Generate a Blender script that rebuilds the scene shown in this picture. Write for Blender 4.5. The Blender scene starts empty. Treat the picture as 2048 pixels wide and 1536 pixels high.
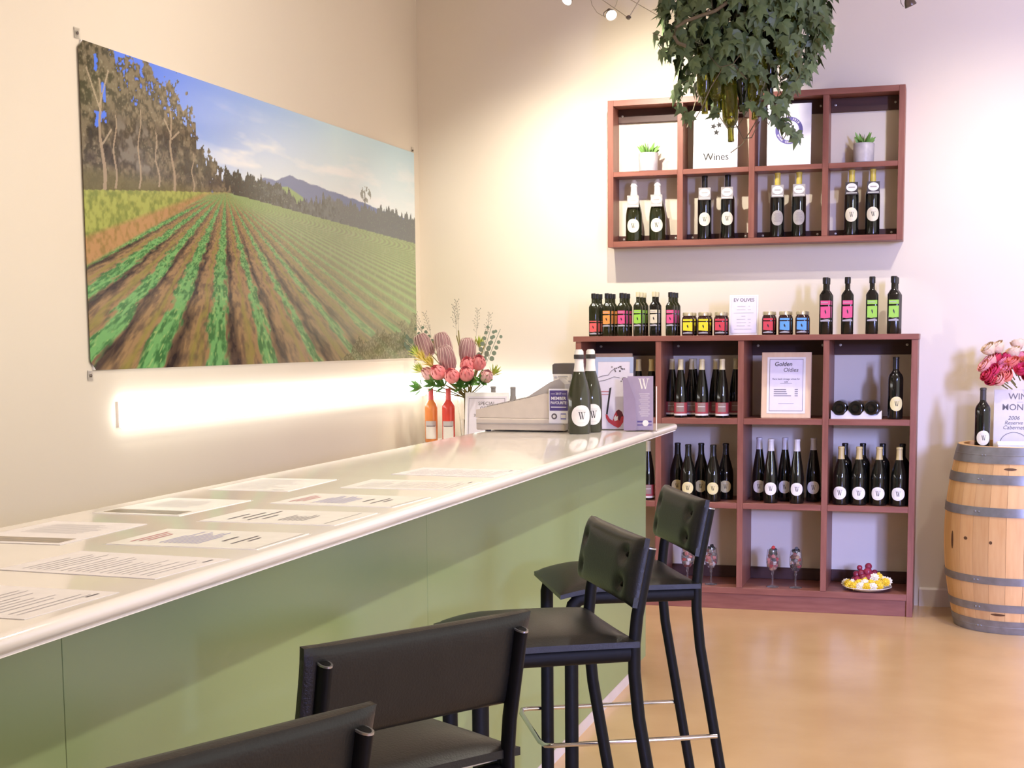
import bpy, math, random
import numpy as np
from mathutils import Matrix, Vector
random.seed(7); RNG = np.random.RandomState(7)
S = bpy.context.scene
COL = S.collection
PI = math.pi
# ------------------------------------------------------------------ camera
PPX, PPY, FPX = 1051.0, 986.0, 2872.0          # principal point and focal length of the photo, 2048x1536
def _d(px, py):
    v = Vector((px - PPX, py - PPY, FPX)); return v.normalized()
_Y = _d(1906, 674); _X = -_d(-8679, 756)
_Z = -(_Y.cross(_X)).normalized()
if _Z.y > 0: _Z = -_Z
_X = _Y.cross(_Z).normalized()
CAMLOC = Vector((0, 0, 1.40))
M = Matrix((_X, _Y, _Z))                        # cam (x right, y down, z forward) -> world
cam_d = bpy.data.cameras.new('camera'); cam = bpy.data.objects.new('camera', cam_d); COL.objects.link(cam)
rot = Matrix((M @ Vector((1, 0, 0)), M @ Vector((0, -1, 0)), M @ Vector((0, 0, -1)))).transposed()
cam.matrix_world = Matrix.Translation(CAMLOC) @ rot.to_4x4()
cam_d.sensor_fit = 'HORIZONTAL'; cam_d.sensor_width = 36; cam_d.lens = FPX / 2048 * 36
cam_d.shift_x = (1024 - PPX) / 2048; cam_d.shift_y = (PPY - 768) / 2048
cam_d.clip_start = 0.02; cam_d.clip_end = 100
S.camera = cam
def ray(px, py): return M @ _d(px, py)
def at_z(px, py, z): r = ray(px, py); return CAMLOC + r * ((z - CAMLOC.z) / r.z)
def at_y(px, py, y): r = ray(px, py); return CAMLOC + r * ((y - CAMLOC.y) / r.y)
def at_x(px, py, x): r = ray(px, py); return CAMLOC + r * ((x - CAMLOC.x) / r.x)
# ------------------------------------------------------------------ look, world, large lights
S.view_settings.view_transform = 'Standard'; S.view_settings.look = 'None'
S.view_settings.exposure = 0.74; S.view_settings.gamma = 1.0; S.view_settings.use_curve_mapping = False
W = bpy.data.worlds.new('world'); S.world = W; W.use_nodes = True
W.node_tree.nodes['Background'].inputs[0].default_value = (1.0, 0.95, 0.88, 1)
W.node_tree.nodes['Background'].inputs[1].default_value = 0.95
def area_light(name, loc, target, sx, sy, power, color):
    l = bpy.data.lights.new(name, 'AREA'); l.shape = 'RECTANGLE'; l.size = sx; l.size_y = sy; l.energy = power; l.color = color
    o = bpy.data.objects.new(name, l); COL.objects.link(o); o.location = loc
    o.rotation_euler = (Vector(target) - Vector(loc)).to_track_quat('-Z', 'Y').to_euler(); return o
def spot_light(name, loc, target, power, color, deg, blend=0.6, r=0.02):
    l = bpy.data.lights.new(name, 'SPOT'); l.energy = power; l.color = color; l.spot_size = math.radians(deg); l.spot_blend = blend; l.shadow_soft_size = r
    o = bpy.data.objects.new(name, l); COL.objects.link(o); o.location = loc
    o.rotation_euler = (Vector(target) - Vector(loc)).to_track_quat('-Z', 'Y').to_euler(); return o
DAY = (0.36, 0.42, 1.0); WARM = (1.0, 0.92, 0.79)
area_light('daylight_sky', (5.2, -6.2, 3.45), (-1.0, 7.4, 0.4), 3.0, 2.4, 4600, DAY)
spot_light('spot_shelf', (-1.57, 6.80, 2.86), (-1.35, 7.71, 2.05), 50, WARM, 140, 1.0, 0.015)
spot_light('spot_wall', (-1.86, 6.70, 3.00), (-2.15, 7.71, 1.3), 52, WARM, 100, 1.0, 0.03)
spot_light('fill_back_wall_right', (0.25, 6.40, 3.05), (0.25, 7.71, 1.0), 50, WARM, 110, 1.0, 0.03)  # added fill out of view, lifts the right of the back wall
spot_light('spot_counter_near', (0.10, 2.0, 3.02), (-1.2, 2.3, 0.8), 62, WARM, 120, 1.0, 0.03)
spot_light('spot_counter_far', (0.10, 4.4, 3.02), (-1.1, 4.2, 0.6), 90, WARM, 130, 1.0, 0.03)
spot_light('fill_left_wall', (-1.5, 4.8, 3.3), (-2.9, 5.4, 1.5), 32, WARM, 140, 1.0, 0.08)  # added fill above the view, brightens the left wall
spot_light('fill_left_wall_near', (-1.5, 3.2, 3.3), (-2.9, 3.4, 1.2), 20, WARM, 140, 1.0, 0.08)  # second added fill for the near stretch of the left wall
spot_light('spot_floor', (0.9, 5.6, 3.3), (0.4, 5.4, 0), 70, WARM, 110, 1.0, 0.06)
# ------------------------------------------------------------------ materials
MATS = {}
def lin(c): return tuple((x / 12.92 if x <= .04045 else ((x + .055) / 1.055) ** 2.4) for x in c)
def srgb(r, g, b): return lin((r / 255, g / 255, b / 255))
def mat(name, col, rough=0.5, metal=0.0, spec=0.5, trans=0.0, emit=None, es=0.0, coat=0.0, noise=None, ior=1.45, bump=None, rand=0.0, alpha=1.0, sss=0.0):
    m = bpy.data.materials.new(name); m.use_nodes = True
    nt = m.node_tree; b = nt.nodes['Principled BSDF']
    b.inputs['Base Color'].default_value = (*col, 1); b.inputs['Roughness'].default_value = rough
    b.inputs['Metallic'].default_value = metal; b.inputs['Specular IOR Level'].default_value = spec
    b.inputs['Transmission Weight'].default_value = trans; b.inputs['IOR'].default_value = ior
    b.inputs['Coat Weight'].default_value = coat; b.inputs['Alpha'].default_value = alpha
    if emit: b.inputs['Emission Color'].default_value = (*emit, 1); b.inputs['Emission Strength'].default_value = es
    tc = None
    last = None
    if noise:
        scale, c2, stretch, contrast = noise
        tc = nt.nodes.new('ShaderNodeTexCoord'); mp = nt.nodes.new('ShaderNodeMapping'); mp.inputs['Scale'].default_value = stretch
        n = nt.nodes.new('ShaderNodeTexNoise'); n.inputs['Scale'].default_value = scale; n.inputs['Detail'].default_value = 5
        r = nt.nodes.new('ShaderNodeValToRGB'); r.color_ramp.elements[0].position = 0.5 - contrast; r.color_ramp.elements[1].position = 0.5 + contrast
        r.color_ramp.elements[0].color = (*col, 1); r.color_ramp.elements[1].color = (*c2, 1)
        nt.links.new(tc.outputs['Object'], mp.inputs[0]); nt.links.new(mp.outputs[0], n.inputs['Vector'])
        nt.links.new(n.outputs[0], r.inputs[0]); last = r.outputs[0]
        nt.links.new(last, b.inputs['Base Color'])
    if rand:
        oi = nt.nodes.new('ShaderNodeObjectInfo'); mr = nt.nodes.new('ShaderNodeMapRange')
        mr.inputs[3].default_value = 1 - rand; mr.inputs[4].default_value = 1 + rand
        nt.links.new(oi.outputs['Random'], mr.inputs[0])
        hs = nt.nodes.new('ShaderNodeHueSaturation'); hs.inputs['Color'].default_value = (*col, 1)
        if last: nt.links.new(last, hs.inputs['Color'])
        nt.links.new(mr.outputs[0], hs.inputs['Value']); nt.links.new(hs.outputs[0], b.inputs['Base Color'])
    if bump:
        bs, st = bump
        n2 = nt.nodes.new('ShaderNodeTexNoise'); n2.inputs['Scale'].default_value = bs; n2.inputs['Detail'].default_value = 3
        if tc is None: tc = nt.nodes.new('ShaderNodeTexCoord')
        nt.links.new(tc.outputs['Object'], n2.inputs['Vector'])
        bp = nt.nodes.new('ShaderNodeBump'); bp.inputs['Strength'].default_value = st; bp.inputs['Distance'].default_value = 0.002
        nt.links.new(n2.outputs[0], bp.inputs['Height']); nt.links.new(bp.outputs[0], b.inputs['Normal'])
    MATS[name] = m; return m
wall_m = mat('wall_paint', srgb(227, 217, 200), 0.75, noise=(1.3, srgb(224, 213, 195), (1, 1, 1), .3), bump=(180, .05))
ceil_m = mat('ceiling_paint', srgb(225, 215, 200), 0.8, noise=(2, srgb(220, 210, 195), (1, 1, 1), .3))
skirt_m = mat('skirting_paint', srgb(222, 212, 202), 0.45, noise=(3, srgb(216, 205, 196), (1, 1, 1), .3))
floor_m = mat('polished_concrete', srgb(192, 156, 112), 0.20, spec=0.5, noise=(2.2, srgb(208, 174, 130), (1, 1, 1), .22), bump=(9, .03))
wood_m = mat('mahogany_board', srgb(124, 74, 62), 0.42, noise=(5, srgb(144, 92, 78), (1.0, 8, 8), .2))
woodv_m = mat('mahogany_board_upright', srgb(124, 74, 62), 0.42, noise=(5, srgb(144, 92, 78), (8, 8, 1.0), .2))
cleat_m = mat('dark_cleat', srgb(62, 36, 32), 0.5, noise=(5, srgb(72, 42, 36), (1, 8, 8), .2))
pine_m = mat('pale_pine', srgb(222, 188, 150), 0.55, noise=(4, srgb(232, 205, 170), (8, 8, 1.2), .25))
slab_m = mat('white_stone_top', srgb(234, 228, 217), 0.09, spec=0.6, noise=(6, srgb(229, 222, 210), (1, 1, 1), .3))
green_m = mat('green_laminate', srgb(132, 152, 108), 0.28, noise=(1.6, srgb(142, 160, 112), (1, 1, .5), .25))
kick_m = mat('kick_strip', srgb(212, 202, 200), 0.5, noise=(8, srgb(200, 190, 188), (1, 1, 1), .3))
leather_m = mat('black_vinyl', srgb(23, 23, 20), 0.36, spec=0.42, noise=(30, srgb(31, 30, 26), (1, 1, 1), .3), bump=(260, .22))
tube_m = mat('black_steel_tube', srgb(12, 11, 11), 0.5, spec=.2, noise=(60, srgb(20, 19, 18), (1, 1, 1), .3))
rimm_m = mat('bare_tube_rim', srgb(190, 190, 188), 0.3, metal=0.9, noise=(40, srgb(170, 170, 168), (1, 1, 1), .3))
chrome_m = mat('chrome', srgb(215, 215, 220), 0.12, metal=1.0, noise=(20, srgb(200, 200, 205), (1, 1, 1), .3))
led_m = mat('light_diffuser', (1, 1, 1), 0.5, emit=(1.0, 0.98, 0.94), es=3.2, noise=(3, (.96, .96, .95), (1, 1, 1), .3))
lens_m = mat('lamp_lens', (1, 1, 1), 0.4, emit=(1.0, 0.95, 0.85), es=14.0, noise=(3, (.96, .96, .95), (1, 1, 1), .3))
lampoff_m = mat('lamp_glass_unlit', srgb(120, 105, 95), 0.2, noise=(30, srgb(100, 88, 80), (1, 1, 1), .3))
steel_m = mat('lamp_steel', srgb(120, 108, 102), 0.3, metal=0.7, noise=(30, srgb(105, 95, 90), (1, 1, 1), .3))
cable_m = mat('lamp_cable', srgb(178, 165, 140), 0.4, metal=0.4, noise=(30, srgb(168, 155, 130), (1, 1, 1), .3))
dark_m = mat('dark_wine_glass', srgb(14, 14, 12), 0.06, spec=0.6, noise=(10, srgb(20, 19, 16), (1, 1, 1), .3))
olive_m = mat('dark_olive_glass', srgb(30, 33, 16), 0.07, spec=0.6, noise=(10, srgb(38, 40, 20), (1, 1, 1), .3))
spark_m = mat('sparkling_green_glass', srgb(50, 52, 38), 0.07, spec=0.6, noise=(6, srgb(62, 62, 46), (1, 1, .4), .3))
hang_m = mat('empty_green_glass', srgb(150, 150, 40), 0.05, trans=0.85, noise=(6, srgb(130, 132, 36), (1, 1, 1), .3))
hangd_m = mat('dark_green_glass', srgb(28, 32, 16), 0.05, noise=(6, srgb(36, 40, 20), (1, 1, 1), .3))
rose1_m = mat('orange_rose_wine', srgb(245, 150, 80), 0.08, trans=0.35, noise=(10, srgb(250, 170, 100), (1, 1, .4), .3))
rose2_m = mat('pink_rose_wine', srgb(236, 80, 70), 0.08, trans=0.35, noise=(10, srgb(245, 100, 88), (1, 1, .4), .3))
clear_m = mat('clear_glass', (1, 1, 1), 0.02, trans=1.0, ior=1.35, noise=(3, (.97, .98, .98), (1, 1, 1), .3))
glassw_m = mat('wine_glass_crystal', (.95, .95, 1), 0.04, trans=0.97, ior=1.3, noise=(3, (.92, .93, .97), (1, 1, 1), .3))
acryl_m = mat('acrylic', (1, 1, 1), 0.03, trans=1.0, ior=1.2, noise=(3, (.97, .98, .98), (1, 1, 1), .3))
def paint(name, r, g, b, rough=.5, **k): return mat(name, srgb(r, g, b), rough, noise=(25, tuple(min(1, x * .9) for x in srgb(r, g, b)), (1, 1, 1), .3), **k)
cap_black = paint('black_capsule', 26, 24, 24, .3); cap_gold = paint('gold_capsule', 196, 178, 124, .35); cap_yel = paint('yellow_gold_capsule', 205, 186, 84, .35)
cap_sil = paint('silver_capsule', 204, 202, 210, .3); cap_white = paint('white_capsule', 238, 234, 228, .4); cap_red = paint('red_capsule', 222, 88, 84, .35)
cap_grey = paint('grey_capsule', 140, 136, 132, .35); cap_pale = paint('pale_gold_capsule', 206, 196, 160, .35)
lab_cream = paint('cream_label', 232, 224, 198, .6); lab_white = paint('white_label', 240, 236, 230, .6); lab_yel = paint('buff_label', 230, 218, 160, .6)
lab_grey = paint('grey_label', 168, 162, 158, .6); lab_red = paint('crimson_label', 172, 72, 80, .55); lab_taupe = paint('taupe_panel', 150, 128, 120, .6)
ink_m = paint('ink', 44, 40, 42, .6); inkg_m = paint('grey_ink', 104, 98, 102, .6); inkl_m = paint('light_grey_ink', 190, 186, 190, .6)
inkr_m = paint('red_ink', 196, 120, 122, .6); inkb_m = paint('blue_ink', 140, 140, 196, .6)
paper_m = paint('paper', 244, 240, 238, .45); paperp_m = paint('lilac_paper', 232, 226, 240, .5); papers_m = paint('bright_paper', 250, 246, 238, .25)
card_black = paint('black_card', 60, 54, 52, .5); purple_m = paint('purple_print', 88, 74, 140, .45); lilac_m = paint('lilac_card', 166, 152, 176, .45); lilacd_m = paint('deep_lilac_card', 150, 134, 160, .45)
white_m = paint('white_print', 246, 244, 246, .5); badge_m = paint('badge_blue', 104, 96, 160, .5)
reg_m = paint('register_plastic', 218, 206, 190, .45); regd_m = paint('register_dark_plastic', 98, 92, 90, .4); regm_m = paint('register_grey_plastic', 176, 170, 164, .45)
jar_red = paint('red_print', 206, 66, 78, .45); jar_yel = paint('yellow_print', 226, 214, 40, .45); jar_blue = paint('blue_print', 98, 160, 214, .45)
oil_pink = paint('pink_print', 216, 84, 132, .45); oil_green = paint('lime_print', 152, 204, 74, .45); oil_orange = paint('orange_print', 236, 150, 74, .45); oil_cream = paint('cream_print', 214, 204, 178, .45); oil_red = paint('coral_print', 226, 96, 92, .45)
jarg_m = paint('jar_dark_contents', 50, 26, 26, .1); lid_m = paint('gold_jar_lid', 206, 194, 160, .3, metal=.6); label_dk = paint('label_dark_band', 40, 34, 40, .4); silverp = paint('silver_print', 170, 166, 172, .35)
pot_m = mat('marbled_pot', srgb(196, 190, 192), .4, noise=(22, srgb(172, 166, 172), (1, 1, 1), .15)); succ_m = mat('succulent_green', srgb(132, 172, 84), .45, noise=(18, srgb(92, 140, 74), (1, 1, 1), .3)); soil_m = paint('potting_soil', 70, 54, 40, .9)
leaf_m = mat('ivy_leaf', srgb(74, 94, 58), .40, noise=(30, srgb(104, 122, 84), (1, 1, 1), .3), rand=.3)
vine_m = mat('ivy_stem', srgb(116, 104, 82), .7, noise=(30, srgb(98, 88, 66), (1, 1, 1), .3))
stave_m = mat('oak_stave', srgb(200, 152, 96), .5, noise=(6, srgb(216, 174, 118), (6, 6, .8), .25), rand=.14)
hoop_m = mat('galvanised_hoop', srgb(146, 146, 146), .42, metal=.55, noise=(18, srgb(122, 120, 116), (1, 1, 1), .25))
head_m = mat('oak_head', srgb(150, 124, 98), .6, noise=(6, srgb(168, 140, 110), (1, 8, 1), .25), rand=.1)
stain_m = paint('wine_stain', 92, 62, 36, .6)
foil_grey = paint('grey_leaf', 130, 146, 126, .6); foil_yel = paint('yellow_bract', 226, 206, 104, .5); foil_lime = paint('lime_bract', 190, 204, 96, .5); foil_green = paint('leaf_green', 104, 152, 76, .5)
stem_m = paint('flower_stem', 134, 124, 66, .6); sprig_m = paint('dry_sprig', 128, 126, 112, .7)
protea_m = mat('protea_pink', srgb(238, 164, 162), .5, noise=(40, srgb(230, 128, 132), (1, 1, .4), .25), rand=.1); proteal_m = paint('pale_protea', 242, 190, 186, .5)
banksia_m = mat('banksia_mauve', srgb(178, 140, 138), .7, noise=(60, srgb(148, 108, 112), (1, 1, .3), .2)); bankstripe_m = paint('banksia_ridge', 222, 196, 188, .6)
roses = [paint('rose_' + n, *c, .55) for n, c in (('cream', (246, 220, 186)), ('pale_pink', (246, 178, 166)), ('pink', (244, 150, 162)), ('salmon', (244, 140, 122)), ('magenta', (222, 66, 104)), ('crimson', (214, 62, 84)))]
grape_m = mat('purple_glass_grape', srgb(150, 50, 70), .12, noise=(30, srgb(120, 34, 56), (1, 1, 1), .3), rand=.2)
plate_m = paint('cream_plate', 232, 222, 206, .3); daisy_y = paint('yellow_petal', 240, 204, 50, .5); daisy_w = paint('cream_petal', 244, 234, 206, .5)
caps = [paint('cap_' + n, *c, .3) for n, c in (('black', (28, 26, 28)), ('red', (206, 70, 70)), ('white', (232, 228, 226)), ('pink', (216, 128, 122)), ('tan', (196, 152, 122)), ('grey', (122, 116, 112)), ('maroon', (122, 44, 48)))]
tray_m = paint('bench_top', 196, 186, 172, .3); cloth_m = paint('white_cloth', 250, 247, 242, .8)
# ------------------------------------------------------------------ mesh helpers
class MB:
    def __init__(s): s.v = []; s.f = []
    def add(s, vs, fs):
        o = len(s.v); s.v += [tuple(v) for v in vs]; s.f += [tuple(i + o for i in f) for f in fs]; return s
    def box(s, x0, x1, y0, y1, z0, z1, bev=0.0):
        if bev <= 0:
            return s.add([(x0, y0, z0), (x1, y0, z0), (x1, y1, z0), (x0, y1, z0), (x0, y0, z1), (x1, y0, z1), (x1, y1, z1), (x0, y1, z1)],
                         [(3, 2, 1, 0), (4, 5, 6, 7), (0, 1, 5, 4), (1, 2, 6, 5), (2, 3, 7, 6), (3, 0, 4, 7)])
        b = bev                                      # chamfered box
        V = []; idx = {}
        for ix, (xo, xi) in enumerate(((x0, x0 + b), (x1, x1 - b))):
            for iy, (yo, yi) in enumerate(((y0, y0 + b), (y1, y1 - b))):
                for iz, (zo, zi) in enumerate(((z0, z0 + b), (z1, z1 - b))):
                    idx[ix, iy, iz] = len(V); V += [(xo, yi, zi), (xi, yo, zi), (xi, yi, zo)]
        g = lambda a, b_, c, k: idx[a, b_, c] + k
        F = [(g(0,0,0,0), g(0,0,1,0), g(0,1,1,0), g(0,1,0,0)), (g(1,0,0,0), g(1,1,0,0), g(1,1,1,0), g(1,0,1,0)),
             (g(0,0,0,1), g(1,0,0,1), g(1,0,1,1), g(0,0,1,1)), (g(0,1,0,1), g(0,1,1,1), g(1,1,1,1), g(1,1,0,1)),
             (g(0,0,0,2), g(0,1,0,2), g(1,1,0,2), g(1,0,0,2)), (g(0,0,1,2), g(1,0,1,2), g(1,1,1,2), g(0,1,1,2))]
        for a in (0, 1):
            for c in (0, 1):
                F += [(g(0,a,c,1), g(1,a,c,1), g(1,a,c,2), g(0,a,c,2)), (g(a,0,c,0), g(a,1,c,0), g(a,1,c,2), g(a,0,c,2)), (g(a,c,0,0), g(a,c,1,0), g(a,c,1,1), g(a,c,0,1))]
                for e in (0, 1): F.append((g(a,c,e,0), g(a,c,e,1), g(a,c,e,2)))
        return s.add(V, F)
    def lathe(s, prof, n=24, c=(0, 0, 0), a0=0.0, a1=2 * PI):
        full = abs(a1 - a0 - 2 * PI) < 1e-6; m = n if full else n + 1
        V = []; F = []
        for r, z in prof:
            for i in range(m):
                a = a0 + (a1 - a0) * i / n; V.append((c[0] + r * math.cos(a), c[1] + r * math.sin(a), c[2] + z))
        for k in range(len(prof) - 1):
            for i in range(n):
                j = (i + 1) % m
                F.append((k * m + i, k * m + j, (k + 1) * m + j, (k + 1) * m + i))
        if full and prof[0] != prof[-1]:
            if prof[0][0] > 1e-5: F.append(tuple(range(m - 1, -1, -1)))
            if prof[-1][0] > 1e-5: F.append(tuple((len(prof) - 1) * m + i for i in range(m)))
        return s.add(V, F)
    def tube(s, path, r, n=8, ry=None, up=(0, 0, 1), cap=True):
        P = [Vector(p) for p in path]; V = []; F = []
        rr = r if isinstance(r, (list, tuple)) else [r] * len(P)
        for k, p in enumerate(P):
            if k == 0: t = P[1] - P[0]
            elif k == len(P) - 1: t = P[-1] - P[-2]
            else: t = (P[k + 1] - p).normalized() + (p - P[k - 1]).normalized()
            t.normalize(); u = Vector(up); a = t.cross(u)
            if a.length < 1e-3: a = t.cross(Vector((1, 0, 0)))
            a.normalize(); b = a.cross(t)
            q = (ry if ry else rr[k])
            for i in range(n):
                g = 2 * PI * i / n; V.append(p + a * (math.cos(g) * q) + b * (math.sin(g) * rr[k]))
        for k in range(len(P) - 1):
            for i in range(n):
                j = (i + 1) % n; F.append((k * n + i, k * n + j, (k + 1) * n + j, (k + 1) * n + i))
        if cap: F.append(tuple(range(n - 1, -1, -1))); F.append(tuple((len(P) - 1) * n + i for i in range(n)))
        return s.add(V, F)
    def prism(s, poly, d0, d1, plane='XZ'):
        n = len(poly)
        def q(p, d): return (p[0], d, p[1]) if plane == 'XZ' else ((p[0], p[1], d) if plane == 'XY' else (d, p[0], p[1]))
        V = [q(p, d0) for p in poly] + [q(p, d1) for p in poly]
        F = [tuple(range(n)), tuple(range(2 * n - 1, n - 1, -1))] + [(i, i + n, (i + 1) % n + n, (i + 1) % n) for i in range(n)]
        return s.add(V, F)
    def sphere(s, c, r, nu=12, nv=8, sq=(1, 1, 1)):
        return s.lathe_sq([(math.sin(PI * k / nv) * r, -math.cos(PI * k / nv) * r) for k in range(nv + 1)], nu, c, sq)
    def lathe_sq(s, prof, n, c, sq):
        V = []; F = []
        for r, z in prof:
            for i in range(n):
                a = 2 * PI * i / n; V.append((c[0] + r * math.cos(a) * sq[0], c[1] + r * math.sin(a) * sq[1], c[2] + z * sq[2]))
        for k in range(len(prof) - 1):
            for i in range(n):
                j = (i + 1) % n; F.append((k * n + i, k * n + j, (k + 1) * n + j, (k + 1) * n + i))
        return s.add(V, F)
    def xf(s, mtx):
        s.v = [tuple(mtx @ Vector(v)) for v in s.v]; return s
    def mesh(s, name, m, smooth=False):
        me = bpy.data.meshes.new(name); me.from_pydata(s.v, [], s.f); me.validate()
        import bmesh
        bm = bmesh.new(); bm.from_mesh(me); bmesh.ops.recalc_face_normals(bm, faces=bm.faces); bm.to_mesh(me); bm.free()
        if smooth:
            me.polygons.foreach_set('use_smooth', [True] * len(me.polygons))
            me.set_sharp_from_angle(angle=math.radians(38))
        me.materials.append(m); return me
def link(name, me, parent=None, loc=(0, 0, 0), rot=(0, 0, 0), sc=None):
    o = bpy.data.objects.new(name, me); COL.objects.link(o); o.location = loc; o.rotation_euler = rot
    if sc: o.scale = sc
    if parent: o.parent = parent
    return o
def obj(name, mb, m, parent=None, loc=(0, 0, 0), rot=(0, 0, 0), smooth=False): return link(name, mb.mesh(name, m, smooth), parent, loc, rot)
def tag(o, label, cat, group=None):
    o['label'] = label; o['category'] = cat
    if group: o['group'] = group
    return o
def thing(name, label, cat, loc=(0, 0, 0), rot=(0, 0, 0), group=None):
    o = bpy.data.objects.new(name, None); COL.objects.link(o); o.location = loc; o.rotation_euler = rot; o.empty_display_size = .05
    return tag(o, label, cat, group)
def struct(o): o['kind'] = 'structure'; return o
def copy_tree(o, parent=None):
    c = o.copy(); COL.objects.link(c)
    if parent: c.parent = parent
    for ch in o.children: copy_tree(ch, c)
    return c
TEXT = {}
def text_mesh(s, m, bold=0.0, shear=0.0):
    k = (s, m.name, bold, shear)
    if k in TEXT: return TEXT[k]
    cu = bpy.data.curves.new('t', 'FONT'); cu.body = s; cu.size = 1; cu.align_x = 'CENTER'; cu.align_y = 'CENTER'; cu.offset = bold; cu.shear = shear; cu.resolution_u = 3
    o = bpy.data.objects.new('t', cu); COL.objects.link(o)
    dg = bpy.context.evaluated_depsgraph_get(); me = bpy.data.meshes.new_from_object(o.evaluated_get(dg))
    bpy.data.objects.remove(o); bpy.data.curves.remove(cu)
    me.materials.clear(); me.materials.append(m); me.name = 'lettering'
    TEXT[k] = me; return me
def text(s, size, m, parent, x, z, y=-.001, bold=0.0, shear=0.0, wx=1.0, name='lettering', rot=None):
    return link(name, text_mesh(s, m, bold, shear), parent, (x, y, z), rot or (PI / 2, 0, 0), (size * wx, size, size))
def W_poly():                                       # the W with two thick and two thin strokes and serifs, unit box
    q = []
    def st(x0, x1, w): q.append([(x0, 1), (x0 + w, 1), (x1 + w, 0), (x1, 0)])
    st(.08, .30, .13); st(.40, .62, .13)
    q.append([(.36, 0), (.40, 0), (.585, .84), (.545, .84)]); q.append([(.68, 0), (.72, 0), (.93, 1), (.88, 1)])
    q.append([(0, .97), (.30, .97), (.30, 1.02), (0, 1.02)]); q.append([(.33, .97), (.60, .97), (.60, 1.02), (.33, 1.02)]); q.append([(.78, .97), (1.05, .97), (1.05, 1.02), (.78, 1.02)])
    return q
def W_flat(w, h, y=0):
    mb = MB()
    for p in W_poly(): mb.add([((a - .5) * w, y, (b - .5) * h) for a, b in p], [(0, 1, 2, 3)])
    return mb
# ------------------------------------------------------------------ room
XL, YB, ZC = -2.90, 7.71, 3.60
struct(obj('floor', MB().box(XL - .2, 4.2, -4.0, YB + .2, -.1, 0), floor_m))
struct(obj('wall_left', MB().box(XL - .15, XL, -4.0, YB + .15, 0, ZC), wall_m))
struct(obj('wall_back', MB().box(XL, 4.2, YB, YB + .15, 0, ZC), wall_m))
struct(obj('ceiling', MB().box(XL - .2, 4.2, -4.0, YB + .2, ZC, ZC + .1), ceil_m))
YF = -2.2
struct(obj('daylight_mask_wall', MB().box(XL, 2.78, YF - .15, YF, 0, ZC).box(2.78, 4.0, YF - .15, YF, 2.1, ZC).box(4.0, 4.2, YF - .15, YF, 0, ZC), wall_m))  # unseen wall added to mask the daylight, its opening shaped for that
struct(obj('baseboard_back', MB().prism([(YB, 0), (YB - .016, 0), (YB - .016, .088), (YB - .009, .098), (YB, .098)], -.14, 4.2, 'YZ'), skirt_m))
struct(obj('baseboard_left', MB().prism([(XL, 0), (XL + .016, 0), (XL + .016, .088), (XL + .009, .098), (XL, .098)], -4.0, YB - .02, 'XZ'), skirt_m))
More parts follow.
